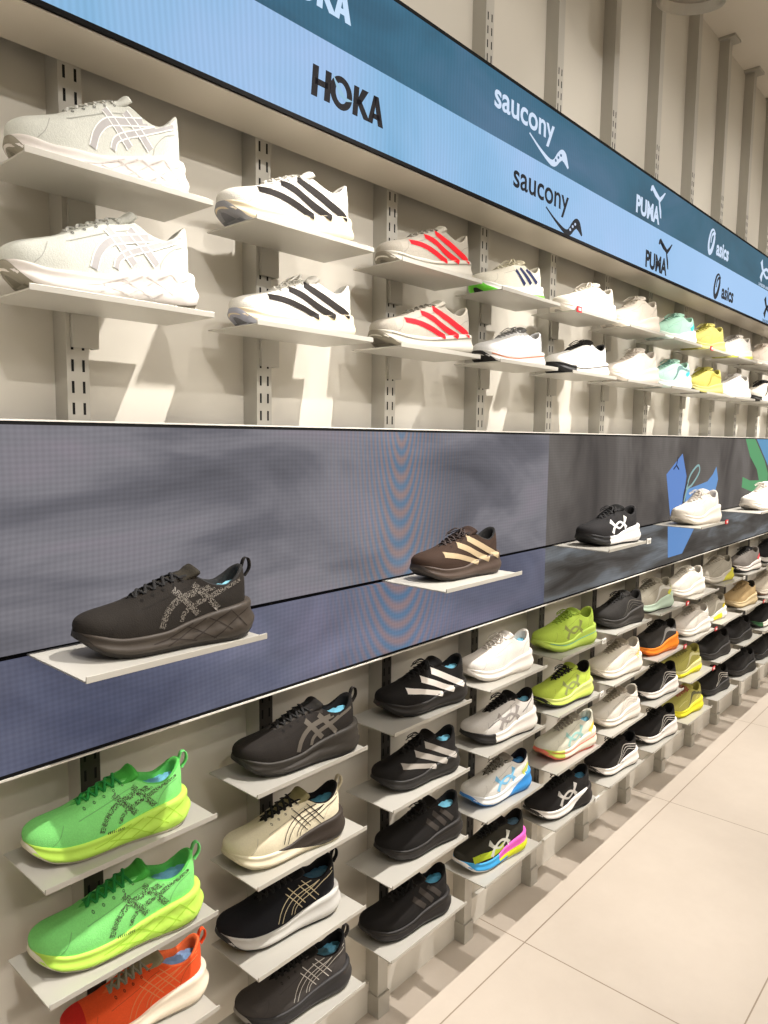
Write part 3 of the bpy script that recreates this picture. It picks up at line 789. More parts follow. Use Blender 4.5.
            Ls = [(cr(sc([(.48, .092), (.56, .070), (.63, .052)]), 5), .014), (cr(sc([(.58, .103), (.66, .080), (.73, .058)]), 5), .014), (cr(sc([(.68, .104), (.76, .084), (.83, .064)]), 5), .014)]
            ribbons(Ls, mt, 'side_three_stripes', .0009, 4)
        elif kind == 'arcs':
            cx_, cz, w, h = .50 * LEN, .068, .046, .021
            a = cr([(cx_ - w, cz + h - .006), (cx_ - w * .72, cz + h * .1), (cx_, cz - h * .50), (cx_ + w * .72, cz + h * .25), (cx_ + w, cz + h + .006)], 7)
            b = cr([(cx_ - w, cz - h - .004), (cx_ - w * .72, cz - h * .25), (cx_, cz + h * .50), (cx_ + w * .72, cz - h * .0), (cx_ + w, cz - h + .008)], 7)
            ww = [h * (.34 + .5 * abs(2 * i / (len(a) - 1) - 1) ** 2) for i in range(len(a))]
            ribbons([(a, ww), (b, ww)], mt, 'side_crossed_arcs', .0009, 3)
        elif kind == 'sweep':
            Ls = []
            for q in range(3):
                o = q * .010
                Ls.append((cr(sc([(.40 + .05 * q, .040 + .003 * q), (.48 + .04 * q, .060 - o * .2), (.56 + .03 * q, .088 - o), (.66 + .02 * q, .098 - o), (.80, .090 - o), (.90, .084 - o)]), 6), .0022 + .0012 * (q == 0)))
            ribbons(Ls, mt, 'side_sweeping_lines', .0009, 2)
        elif kind == 'band':
            c = cr(sc([(.40, .040), (.50, .060), (.60, .088), (.70, .096), (.86, .086), (.95, .080)]), 6)
            ribbons([(c, [.004 + .012 * math.sin(PI * i / (len(c) - 1)) for i in range(len(c))])], mt, 'side_band', .0008, 3)
        elif kind == 'overlay_lines':
            Ls = [(cr(sc([(.18, .055), (.30, .070), (.42, .075)]), 5), .0016), (cr(sc([(.42, .046), (.50, .072), (.56, .102)]), 5), .0016), (cr(sc([(.72, .070), (.82, .085), (.93, .110)]), 5), .002)]
            ribbons(Ls, mt, 'side_overlay_lines', .0008, 1)
        elif kind == 'heel_patch':
            c = cr(sc([(.80, .064), (.86, .074), (.93, .088)]), 5); ribbons([(c, .016)], mt, 'heel_patch', .0008, 3)
        elif kind == 'seams':
            ys_ = lambda X, dz: (X, zr(X) - dz)
            Ls = [(cr(sc([ys_(.285, .016), ys_(.34, .017), ys_(.44, .018), ys_(.54, .018), ys_(.60, .017), ys_(.64, .012)]), 5), .0013),
                  (cr(sc([(.78, zm(.78) + .002), (.80, zm(.8) + .016), (.86, zm(.86) + .030), (.93, zm(.93) + .036)]), 5), .0013),
                  (cr(sc([(.13, zm(.13) + .002), (.17, zm(.17) + .016), (.20, zr(.2) - .012)]), 5), .0011)]
            ribbons(Ls, mt, 'side_seams', .0006, 1)
            if NU > 47:
                Ls = []
                for X in (.33, .39, .45, .51, .57):
                    c = Vector((X * LEN, zr(X) - .0062)); Ls.append(([c + Vector((.0018 * math.cos(a), .0015 * math.sin(a))) for a in [i * PI / 4 for i in range(9)]], .0013))
                ribbons(Ls, film(tuple(int(v * .55) + 8 for v in up)), 'side_eyelets', .0007, 1)
        elif kind == 'facets':
            zz = lambda s_, t_: (s_, zb(s_) + (zm(s_) - zb(s_)) * t_)
            Ls = [([Vector(p) for a_, b_ in zip(sc([zz(*q) for q in ps]), sc([zz(*q) for q in ps])[1:]) for p in (a_, ((a_[0] * 3 + b_[0]) / 4, (a_[1] * 3 + b_[1]) / 4), ((a_[0] + b_[0]) / 2, (a_[1] + b_[1]) / 2), ((a_[0] + 3 * b_[0]) / 4, (a_[1] + 3 * b_[1]) / 4))] + [Vector(sc([zz(*ps[-1])])[0])], .0017) for ps in (
                [(.36, .52), (.44, .62), (.52, .78), (.60, .90)], [(.44, .30), (.52, .50), (.60, .72), (.68, .90)], [(.46, .60), (.54, .40), (.62, .22)], [(.56, .88), (.62, .62), (.68, .36), (.74, .16)],
                [(.60, .30), (.68, .52), (.76, .76), (.84, .92)], [(.70, .88), (.77, .62), (.84, .34)], [(.72, .16), (.80, .42), (.88, .66), (.96, .82)], [(.84, .90), (.89, .62), (.94, .30)])]
            ribbons(Ls, mt, 'sole_facet_creases', .0006, 1)
        elif kind == 'toe_patch':
            ribbons([(cr(sc([(.10, .048), (.24, .053), (.40, .052), (.56, .058)]), 6), .020)], mt, 'side_toe_patch', .0007, 4)
        elif kind == 'sole_line':
            c = cr(sc([(.08, .036), (.25, .026), (.42, .026), (.6, .032), (.8, .040), (.95, .046)]), 6); ribbons([(c, .0028)], mt, 'sole_line', .0008, 1)
        elif kind == 'sole_band':
            c = cr(sc([(.12, .024), (.3, .018), (.5, .021), (.7, .026), (.93, .032)]), 6); ribbons([(c, .010)], mt, 'sole_band', .0008, 2)
        elif kind == 'toe_word':
            Ls = [([(LEN * (.45 + .012 * i), .036), (LEN * (.457 + .012 * i), .0395)], .0016) for i in range(9)]
            ribbons(Ls, mt, 'sole_lettering', .0008, 1)
    return root
def split_foam(c1, c2, mode):
    k = ('split', c1, c2, mode)
    if k in MATS: return MATS[k]
    m = foam(c1).copy(); m.name = 'two_tone_foam'; nt = m.node_tree; N = nt.nodes; L = nt.links; b = N['Principled BSDF']
    tc = N.new('ShaderNodeTexCoord'); d = N.new('ShaderNodeVectorMath'); d.operation = 'DOT_PRODUCT'; L.new(tc.outputs['Object'], d.inputs[0])
    A, B, C = (1.0, 0.0, -1.9) if mode == 'heel' else (0.25, 0.0, 1.0)
    d.inputs[1].default_value = (A, B, C)
    g = N.new('ShaderNodeMath'); g.operation = 'GREATER_THAN'; g.inputs[1].default_value = .130 if mode == 'heel' else .060
    L.new(d.outputs['Value'], g.inputs[0])
    x = N.new('ShaderNodeMix'); x.data_type = 'RGBA'; x.inputs[6].default_value = lin(c1); x.inputs[7].default_value = lin(c2)
    L.new(g.outputs[0], x.inputs[0]); L.new(x.outputs[2], b.inputs['Base Color']); MATS[k] = m; return m
def speckle(rgb):
    k = ('spk', rgb)
    if k in MATS: return MATS[k]
    m = bpy.data.materials.new('dotted_print'); m.use_nodes = True; nt = m.node_tree; N = nt.nodes; L = nt.links
    b = N['Principled BSDF']; tc = N.new('ShaderNodeTexCoord'); v = N.new('ShaderNodeTexVoronoi'); v.inputs['Scale'].default_value = 520
    L.new(tc.outputs['Object'], v.inputs['Vector'])
    c = N.new('ShaderNodeMath'); c.operation = 'LESS_THAN'; c.inputs[1].default_value = .50; L.new(v.outputs['Distance'], c.inputs[0])
    b.inputs['Base Color'].default_value = lin(rgb); b.inputs['Roughness'].default_value = .5
    tr = N.new('ShaderNodeBsdfTransparent'); mx = N.new('ShaderNodeMixShader'); L.new(c.outputs[0], mx.inputs[0]); L.new(tr.outputs[0], mx.inputs[1]); L.new(b.outputs[0], mx.inputs[2])
    L.new(mx.outputs[0], N['Material Output'].inputs['Surface']); MATS[k] = m; return m

FILL = (120, 190, 225)
def mk(**k): return k
white_a = mk(upper=(214, 216, 207), heel=(212, 216, 208), mid=(232, 226, 220), out=(150, 144, 128), out2=(122, 116, 100), lace=(205, 205, 198), lining=(196, 196, 188), style='facet', stack=1.0, deco=[('crossed', (184, 182, 182)), ('crossed_outline', (250, 250, 248)), ('facets', (212, 206, 202))], nu=56, bow=False, loop=False)
adi_w = mk(upper=(228, 225, 216), mid=(226, 212, 184), out=(150, 150, 154), out2=(122, 122, 128), lining=(220, 218, 210), deco=[('three', (38, 34, 32))], nu=50, bow=False, loop=False, stack=.95, flare=.004, style='smooth', back=.004)
adi_r = mk(upper=(176, 170, 158), mid=(206, 202, 190), toe=(168, 162, 150), out=(128, 121, 106), lace=(150, 145, 132), tongue=(186, 182, 168), lining=(196, 190, 176), deco=[('three', (226, 30, 42)), ('sole_line', (150, 146, 134))], bow=False, loop=False, stack=.95, flare=.004, back=.004)
green = mk(upper=(138, 230, 130),  mid=(196, 240, 96), out=(225, 222, 200), out2=(40, 40, 36), lace=(34, 150, 66), tongue=(74, 178, 70), lining=(96, 196, 92), fill=FILL, style='facet', stack=1.08, deco=[('crossed', (74, 88, 62), 'dots'), ('toe_word', (70, 80, 50)), ('facets', (172, 218, 72))], nu=60, bow=False, tab=(120, 214, 124))
blk = (42, 39, 37); dk = (34, 33, 33)
SHOES = {
 'A1': (white_a, 'white running shoe with silver crossed stripes, alone at the left end of the top row'),
 'B1': (white_a, 'white running shoe with silver crossed stripes, lower of the two at the left edge'),
 'A2': (adi_w, 'cream white racing shoe with three black side stripes in the top row'),
 'B2': (dict(adi_w, bow=True, out=(166, 168, 182)), 'cream white racing shoe with three black side stripes just above the video wall'),
 'A3': (adi_r, 'grey racing shoe with three red side stripes in the top row'),
 'B3': (adi_r, 'grey racing shoe with three red side stripes just above the video wall'),
 'A4': (mk(upper=(226, 222, 206), mid=(238, 236, 230), mid2=(118, 226, 66), mid2_at='low', out=(120, 226, 66), out2=(24, 24, 24), toe=(226, 222, 206), lace=(220, 214, 190), tongue=(206, 198, 172), deco=[('three_small', (44, 52, 92))], loop=False), 'cream shoe with bright green sole and three navy stripes in the top row'),
 'B4': (mk(upper=(232, 232, 230), heel=(170, 172, 172), mid=(205, 203, 198), out=(26, 26, 26), out2=(12, 12, 12), lace=(150, 150, 148), tongue=(120, 120, 118), lining=(200, 200, 200), deco=[('three_small', (250, 250, 250)), ('sole_line', (214, 120, 80))], loop=False), 'silver-white shoe with pale stripes and black outsole, right of the lower red-striped shoe'),
 'A5': (mk(upper=(226, 220, 206), mid=(230, 222, 210), out=(224, 216, 204), deco=[('overlay_lines', (208, 200, 188))], stack=1.1, loop=False), 'plain off-white shoe in the top row beside a red tag, right of the green-soled shoe'),
 'B5': (mk(upper=(228, 226, 220), mid=(232, 228, 220), mid2=(26, 26, 26), mid2_at='toe', out=(22, 22, 22), tongue=(34, 32, 30), lining=(30, 30, 30), lace=(30, 28, 28), eye=(40, 38, 36), deco=[('sole_line', (40, 38, 36)), ('overlay_lines', (214, 212, 206))]), 'white shoe with black tongue, laces and toe sole just above the video wall'),
 'A6': (mk(upper=(222, 214, 200), mid=(228, 220, 206), out=(224, 216, 204), deco=[('overlay_lines', (204, 196, 182))], stack=1.25, collar=1.08, loop=False), 'thick-soled beige-white shoe in the top row, left of the mint one'),
 'B6': (mk(upper=(224, 215, 203), mid=(226, 216, 204), out=(220, 210, 198), deco=[('overlay_lines', (206, 196, 184))], stack=1.25, collar=1.08, loop=False), 'thick-soled beige-white shoe just above the video wall, left of the mint one'),
 'A7': (mk(upper=(182, 228, 206), mid=(228, 240, 230), out=(210, 226, 218), lace=(160, 206, 188), deco=[('heel_patch', (70, 190, 190)), ('overlay_lines', (140, 200, 180))], stack=1.1), 'mint green shoe with a teal heel patch in the top row'),
 'B7': (mk(upper=(186, 228, 210), mid=(228, 238, 232), out=(210, 226, 218), lace=(150, 196, 184), deco=[('heel_patch', (70, 184, 206)), ('band', (110, 140, 140))], stack=1.1), 'mint green shoe with a grey side band just above the video wall'),
 'A8': (mk(upper=(176, 168, 92), mid=(186, 178, 106), out=(190, 184, 90), lace=(180, 172, 78), deco=[('overlay_lines', (160, 154, 70))], stack=1.05, collar=1.05), 'mustard yellow shoe in the top row, just right of the mint one'),
 'B8': (mk(upper=(180, 172, 88), mid=(192, 184, 108), out=(30, 30, 24), lace=(170, 162, 70), deco=[('band', (150, 140, 60))], stack=1.05), 'mustard yellow shoe just above the video wall, right of the mint one'),
 'A9': (mk(upper=(232, 228, 220), mid=(236, 232, 220), mid2=(222, 228, 100), mid2_at='low', out=(225, 228, 120), lace=(160, 156, 150), deco=[('overlay_lines', (210, 206, 198))]), 'white shoe with a yellow sole layer in the top row'),
 'B9': (mk(upper=(236, 233, 228), mid=(238, 234, 228), out=(228, 224, 216), lace=(214, 210, 204), deco=[('overlay_lines', (212, 208, 202))], bow=True), 'bright white shoe just above the video wall, right of the lower yellow one'),
 'A10': (mk(upper=(212, 200, 184), mid=(224, 214, 200), out=(210, 200, 188), deco=[('heel_patch', (40, 36, 34))], collar=1.05), 'beige shoe with a dark heel mark in the top row at the right edge'),
 'B10': (mk(upper=(222, 216, 204), mid=(232, 226, 212), mid2=(30, 28, 26), mid2_at='toe', out=(30, 28, 26), tongue=(28, 26, 26), lining=(28, 26, 26), lace=(36, 34, 34), deco=[('band', (40, 36, 34))]), 'cream shoe with black tongue and side band above the video wall, right edge'),
 'A11': (mk(upper=(230, 226, 218), mid=(234, 230, 222), out=(220, 216, 206)), 'white shoe at the far right end of the top row'),
 'B11': (mk(upper=(120, 118, 114), mid=(214, 210, 200), out=(60, 58, 56)), 'grey shoe at the far right end of the row above the video wall'),
 'D0': (mk(upper=(36, 32, 28), mid=(62, 55, 48), out=(40, 36, 32), lace=(18, 17, 17), tongue=(50, 46, 38), lining=(38, 38, 38), fill=(140, 200, 230), style='facet', stack=1.12, deco=[('crossed', (112, 106, 98), 'dots'), ('facets', (48, 42, 37))], nu=64, bow=False, tab=(36, 34, 32)), 'large black running shoe with grey dotted crossed stripes on the nearest video wall shelf'),
 'D2': (mk(upper=(52, 37, 28), mid=(66, 53, 45), out=(46, 38, 34), lace=(40, 28, 24), tongue=(52, 38, 32), lining=(30, 30, 30), deco=[('three', (164, 146, 116))], nu=54, bow=True, loop=False, stack=1.05), 'dark brown racing shoe with three tan side stripes on a video wall shelf'),
 'D4': (mk(upper=(40, 39, 40), mid=(232, 230, 228), mid2=(34, 34, 36), mid2_at='toe', out=(24, 24, 24), lace=(28, 28, 30), tongue=(26, 26, 26), deco=[('arcs', (236, 236, 236))], nu=48, stack=1.1, flare=.008), 'black shoe with a white crossed-arc emblem and white sole on a video wall shelf'),
 'D6': (mk(upper=(230, 222, 210), mid=(232, 224, 212), out=(222, 214, 202), deco=[('overlay_lines', (212, 204, 192))], nu=48, stack=1.3, collar=1.06, flare=.009, loop=False), 'chunky off-white shoe in front of the blue shapes on the video wall'),
 'D8': (mk(upper=(232, 225, 214), mid=(232, 225, 214), out=(222, 214, 204), deco=[('overlay_lines', (214, 206, 196))], stack=1.3, collar=1.06, flare=.009), 'chunky off-white shoe in front of the green shape on the video wall'),
 'a1': (green, 'bright green running shoe with lime sole, upper one of the pair of green shoes'),
 'b1': (dict(green, bow=False), 'bright green running shoe with lime sole, directly below another green shoe'),
 'c1': (mk(upper=(236, 88, 42), toe=(214, 44, 36), mid=(240, 226, 204), out=(214, 204, 190), lace=(146, 142, 122), tongue=(150, 142, 112), lining=(240, 110, 60), fill=(130, 160, 200), deco=[('crossed_outline', (222, 130, 80))], nu=52, bow=False, stack=1.1), 'orange and red running shoe with khaki laces, cut by the bottom edge'),
 'a2': (mk(upper=(38, 34, 31), mid=(52, 48, 43), eye=(60, 56, 52), out=(38, 36, 34), lace=(20, 19, 19), tongue=(34, 32, 30), lining=(24, 23, 23), fill=FILL, style='groove', stack=1.15, deco=[('crossed', (96, 90, 82))], nu=56, bow=False), 'dark grey-black running shoe with thick grooved sole, above the cream trail shoe'),
 'b2': (mk(upper=(228, 218, 190),  mid=(232, 222, 196), mid2=(52, 44, 38), mid2_at='wedge', out=(214, 204, 178), out2=(50, 44, 40), lace=(24, 23, 22), tongue=(140, 132, 96), lining=(24, 23, 24), fill=(70, 130, 150), deco=[('crossed_outline', (32, 29, 27))], nu=56, bow=False, stack=1.08, tab=(216, 206, 180)), 'cream trail shoe with shade-toned tongue, black laces and black crossed stripes'),  # khaki tongue colour stands in for shadow of the shelf above
 'c2': (mk(upper=(24, 25, 30), vamp=(18, 19, 23), toe=(24, 24, 28), mid=(192, 190, 184), out=(26, 26, 28), out2=(190, 170, 90), lace=(14, 14, 16), tongue=(18, 18, 20), lining=(18, 18, 20), fill=(70, 120, 150), deco=[('crossed_outline', (208, 196, 160))], nu=56, bow=False), 'black running shoe with light grey sole and cream outlined stripes, below the cream trail shoe'),
 'd2': (mk(upper=(72, 68, 66), vamp=(58, 55, 54), mid=(44, 42, 42), out=(150, 146, 140), lace=(16, 16, 16), tongue=(20, 20, 20), lining=(18, 18, 20), fill=(70, 120, 140), deco=[('crossed_outline', (200, 196, 188))], nu=52, bow=False), 'charcoal trail shoe with white outlined stripes, in the bottom row at the lower edge'),
 'a3': (mk(upper=(28, 26, 25), mid=(38, 35, 33), out=(30, 28, 27), lace=(16, 15, 15), lining=(22, 21, 21), fill=FILL, deco=[('three', (238, 232, 224))], nu=52, loop=False), 'black running shoe with three bold white stripes, highest of the black shoes in its column'),
 'b3': (mk(upper=(30, 28, 27), mid=(36, 34, 32), out=(30, 28, 27), lace=(16, 15, 15), lining=(22, 21, 21), fill=FILL, deco=[('three', (164, 158, 150))], nu=50, loop=False), 'black running shoe with three silver-grey stripes, below the white-striped one'),
 'c3': (mk(upper=(28, 26, 25), mid=(36, 33, 31), out=(30, 28, 27), lace=(14, 14, 14), lining=(22, 21, 21), fill=FILL, deco=[('three_small', (66, 61, 57)), ('sole_line', (70, 66, 62))], nu=50, loop=False), 'all-black running shoe with faint dark stripes, second from the floor beside the rainbow shoe'),
 'd3': (mk(upper=(27, 25, 24), mid=(34, 31, 30), out=(28, 26, 25), lace=(14, 14, 14), lining=(20, 20, 20), fill=(90, 170, 205), deco=[('three_small', (62, 57, 53)), ('sole_line', (74, 70, 66))], nu=52, loop=False), 'all-black running shoe with faint dark stripes, in the bottom row next to the steel foot'),
 'a4': (mk(upper=(236, 230, 222), mid=(238, 232, 224), out=(228, 222, 214), fill=FILL, deco=[('overlay_lines', (220, 214, 206))], stack=1.1), 'plain white running shoe with light blue filling, above the white shoe with black tongue'),
 'b4': (mk(upper=(222, 218, 212), mid=(236, 230, 222), mid2=(34, 32, 32), mid2_at='toe', out=(28, 27, 27), lace=(20, 20, 20), tongue=(20, 20, 20), lining=(20, 20, 20), fill=FILL, eye=(120, 116, 112), deco=[('arcs', (160, 154, 150)), ('overlay_lines', (60, 58, 56))], stack=1.15), 'white shoe with black toe, tongue and laces and a grey arc emblem'),
 'c4': (mk(upper=(232, 230, 224),  mid=(234, 236, 236), mid2=(60, 150, 226), mid2_at='heel', out=(50, 130, 210), lace=(140, 136, 128), tongue=(158, 152, 142), lining=(24, 26, 34), fill=(60, 120, 170), deco=[('arcs', (130, 196, 236)), ('heel_patch', (206, 214, 110))], stack=1.12), 'white shoe with shade-grey tongue, bright blue heel sole and pale blue emblem'),  # grey tongue tone is painted shade from the shelf above
 'd4': (mk(upper=(48, 46, 38),  mid=(70, 160, 220), mid2=(64, 164, 222), mid2_at='tri', mid3=(232, 96, 190), mid4=(214, 220, 40), out=(236, 234, 230), wrap=.006, lace=(20, 20, 20), tongue=(24, 23, 22), lining=(26, 25, 24), fill=(80, 110, 130), deco=[('toe_patch', (176, 196, 50)), ('arcs', (200, 200, 190))], stack=1.15), 'black shoe with blue, pink and yellow rainbow sole in the bottom row'),
 'a5': (mk(upper=(186, 214, 86), vamp=(176, 200, 76), mid=(198, 226, 96), out=(196, 222, 100), lace=(150, 180, 60), tongue=(166, 194, 74), deco=[('arcs', (150, 160, 90)), ('sole_line', (120, 200, 190))], stack=1.2), 'lime green running shoe with matching lime laces'),
 'b5': (mk(upper=(196, 218, 88), vamp=(206, 222, 96), mid=(206, 226, 104), mid2=(216, 226, 130), mid2_at='top', out=(22, 22, 20), wrap=.009, lace=(22, 22, 20), tongue=(180, 200, 80), lining=(26, 26, 22), deco=[('arcs', (150, 160, 100))], stack=1.15), 'lime yellow running shoe with black laces and black outsole'),
 'c5': (mk(upper=(226, 224, 206),  mid=(236, 226, 206), mid2=(196, 208, 90), mid2_at='toe', out=(240, 120, 100), wrap=.005, lace=(170, 164, 152), tongue=(180, 174, 160), fill=FILL, deco=[('arcs', (160, 206, 200)), ('sole_line', (240, 120, 96)), ('heel_patch', (240, 208, 90))], stack=1.15), 'pale cream shoe with lime toe, coral sole line and yellow heel patch'),  # greyish tongue colour holds the shade under the next shelf up
 'd5': (mk(upper=(34, 32, 31), mid=(236, 232, 226), mid2=(38, 34, 32), mid2_at='heel', out=(26, 25, 25), wrap=.006, lace=(16, 16, 16), tongue=(20, 20, 20), lining=(20, 20, 20), fill=(70, 130, 160), deco=[('arcs', (190, 186, 180))], stack=1.15), 'black shoe with a silver crossed-arc emblem and white sole in the bottom row'),
 'a6': (mk(upper=(42, 40, 38), mid=(48, 45, 42), out=(30, 28, 27), lace=(24, 23, 22), deco=[('sweep', (92, 88, 82))], stack=1.25, style='groove'), 'all-black shoe with thick wavy sole, right of the lime shoe with lime laces'),
 'b6': (mk(upper=(228, 220, 206), vamp=(176, 166, 150), mid=(234, 226, 212), out=(190, 180, 166), lace=(170, 160, 146), tongue=(186, 176, 160), deco=[('sweep', (206, 198, 186)), ('heel_patch', (224, 190, 110))], stack=1.2), 'off-white shoe with shade painted on its tongue, below the all-black thick-soled shoe'),  # grey-brown vamp and tongue colours paint in the upper shelf's shadow
 'c6': (mk(upper=(226, 220, 208), vamp=(176, 168, 154), mid=(236, 228, 216), out=(200, 192, 178), lace=(176, 168, 154), tongue=(190, 180, 166), deco=[('sweep', (190, 182, 172)), ('sole_line', (200, 192, 180))], stack=1.2), 'off-white shoe with shade-grey tongue, directly above a black shoe with white sweeping lines'),  # grey of vamp and tongue is shelf shade put into the colours
 'd6': (mk(upper=(38, 35, 33), mid=(234, 228, 220), out=(40, 38, 36), lace=(18, 18, 18), lining=(20, 20, 20), deco=[('sweep', (206, 200, 192)), ('toe_word', (20, 20, 20))], stack=1.1), 'black shoe with white sole and sweeping lines, bottom row under the off-white shoes'),
 'a7': (mk(upper=(170, 164, 148), mid=(202, 224, 204), out=(30, 32, 30), lace=(140, 134, 120), deco=[('band', (206, 204, 196)), ('heel_patch', (220, 222, 80))], stack=1.15), 'grey shoe with mint sole and yellow heel patch above the orange-soled shoe'),
 'b7': (mk(upper=(58, 55, 52), mid=(240, 134, 30), out=(226, 110, 20), toe=(44, 42, 40), lace=(24, 23, 23), tongue=(26, 25, 24), lining=(30, 28, 26), deco=[('band', (150, 148, 144))], stack=1.2), 'dark grey shoe with bright orange sole'),
 'c7': (mk(upper=(32, 30, 29), mid=(234, 228, 220), out=(44, 42, 40), lace=(16, 16, 16), lining=(20, 20, 20), deco=[('sweep', (200, 194, 186))], stack=1.1), 'black shoe with white sole, directly below the orange-soled shoe'),
 'd7': (mk(upper=(32, 30, 29), mid=(234, 228, 220), out=(44, 42, 40), lace=(16, 16, 16), lining=(20, 20, 20), deco=[('sweep', (206, 200, 192)), ('toe_word', (30, 30, 30))], stack=1.15), 'black shoe with white sole in the bottom row, left of the lowest yellow shoe'),
 'a8': (mk(upper=(232, 226, 214), mid=(236, 230, 220), out=(228, 220, 208), deco=[('overlay_lines', (206, 200, 190))], stack=1.25), 'bulky white shoe in the first row under the video wall'),
 'b8': (mk(upper=(228, 222, 212), vamp=(206, 198, 184), mid=(234, 228, 218), out=(220, 214, 204), lace=(190, 182, 170), deco=[('sweep', (208, 202, 192))], stack=1.1), 'white shoe beside a red tag, above the upper yellow shoe of the lower rows'),
 'c8': (mk(upper=(190, 184, 100), mid=(236, 226, 50), mid2=(214, 208, 140), mid2_at='top', out=(230, 220, 40), lace=(150, 146, 84), deco=[('band', (226, 222, 170))], stack=1.1), 'khaki yellow shoe with bright yellow sole, upper of the two yellow ones'),
 'd8': (mk(upper=(196, 190, 104), mid=(238, 228, 50), out=(230, 220, 40), lace=(200, 120, 100), deco=[('band', (110, 110, 80)), ('overlay_lines', (235, 228, 170))], stack=1.1), 'khaki yellow shoe with bright yellow sole in the bottom row'),
 'a9': (mk(upper=(176, 170, 156), mid=(214, 208, 196), mid2=(226, 220, 80), mid2_at='heel', out=(206, 200, 188), deco=[('overlay_lines', (150, 144, 132))], stack=1.1), 'grey shoe with a pale yellow heel in the first row under the video wall'),
 'b9': (mk(upper=(190, 184, 170), mid=(232, 228, 218), mid2=(236, 220, 40), mid2_at='mid', out=(230, 224, 210), deco=[('band', (226, 222, 210)), ('heel_patch', (236, 218, 50))], stack=1.1), 'grey-white shoe with bright yellow sole patches, left of the tan shoe'),
 'c9': (mk(upper=(36, 34, 32), mid=(42, 39, 37), out=(28, 27, 26), lace=(18, 18, 18), stack=1.15), 'all-black shoe above the black shoe with thin white lines'),
 'd9': (mk(upper=(38, 36, 34), mid=(44, 42, 40), out=(28, 27, 26), lace=(18, 18, 18), deco=[('sweep', (214, 208, 198))], stack=1.0), 'black shoe with thin white sweeping lines and black sole in the bottom row'),
 'a10': (mk(upper=(120, 114, 108), mid=(230, 222, 214), out=(24, 23, 23), wrap=.007, lace=(24, 23, 23), tongue=(26, 25, 25), deco=[('heel_patch', (226, 90, 96)), ('sole_line', (40, 38, 36))], stack=1.1), 'grey and white shoe with black laces and pink heel patch, above the tan shoe'),
 'b10': (mk(upper=(186, 160, 116), vamp=(160, 138, 100), mid=(206, 186, 146), out=(190, 168, 128), lining=(60, 54, 44), stack=1.1), 'tan running shoe in the second row under the video wall'),
 'c10': (mk(upper=(32, 30, 29), mid=(38, 36, 34), out=(26, 25, 24), lace=(16, 16, 16), stack=1.1), 'all-black shoe directly below the tan shoe'),
 'd10': (mk(upper=(36, 34, 33), mid=(42, 40, 38), out=(28, 27, 26), lace=(18, 18, 18), stack=1.15, collar=.97), 'all-black shoe in the bottom row, right of the one with thin white lines'),
 'a11': (mk(upper=(30, 30, 32), mid=(200, 196, 190), out=(26, 26, 26), stack=1.1), 'black shoe with pale sole at the right edge, first row under the video wall'),
 'b11': (mk(upper=(204, 194, 176), vamp=(150, 140, 122), mid=(206, 196, 180), out=(110, 74, 48), wrap=.006, deco=[('band', (90, 80, 70))], stack=1.1), 'cream shoe with a brown outsole at the right edge'),
 'c11': (mk(upper=(28, 27, 26), mid=(226, 220, 208), mid2=(40, 90, 50), mid2_at='toe', out=(30, 30, 28), stack=1.1), 'black shoe with cream and green sole at the right edge'),
 'd11': (mk(upper=(30, 28, 27), mid=(36, 34, 33), out=(26, 25, 24), stack=1.1), 'all-black shoe at the right edge of the bottom row'),
 'a12': (mk(upper=(60, 58, 56), mid=(220, 214, 204), out=(40, 38, 36)), 'grey shoe beyond the right edge, first row under the video wall'),
 'c12': (mk(upper=(34, 32, 31), mid=(40, 38, 36), out=(28, 27, 26)), 'all-black shoe beyond the right edge, third row under the video wall'),
}
ZS = {'A1': 1.24, 'B1': 1.15, 'A2': 1.04, 'A3': 1.04, 'D6': 1.04, 'c5': 1.03}
GRP = {'A': 'shoes in the top row', 'B': 'shoes in the row above the video wall', 'D': 'shoes on the video wall shelves', 'a': 'shoes in the first row under the video wall', 'b': 'shoes in the second row under the video wall', 'c': 'shoes in the third row under the video wall', 'd': 'shoes in the bottom row'}
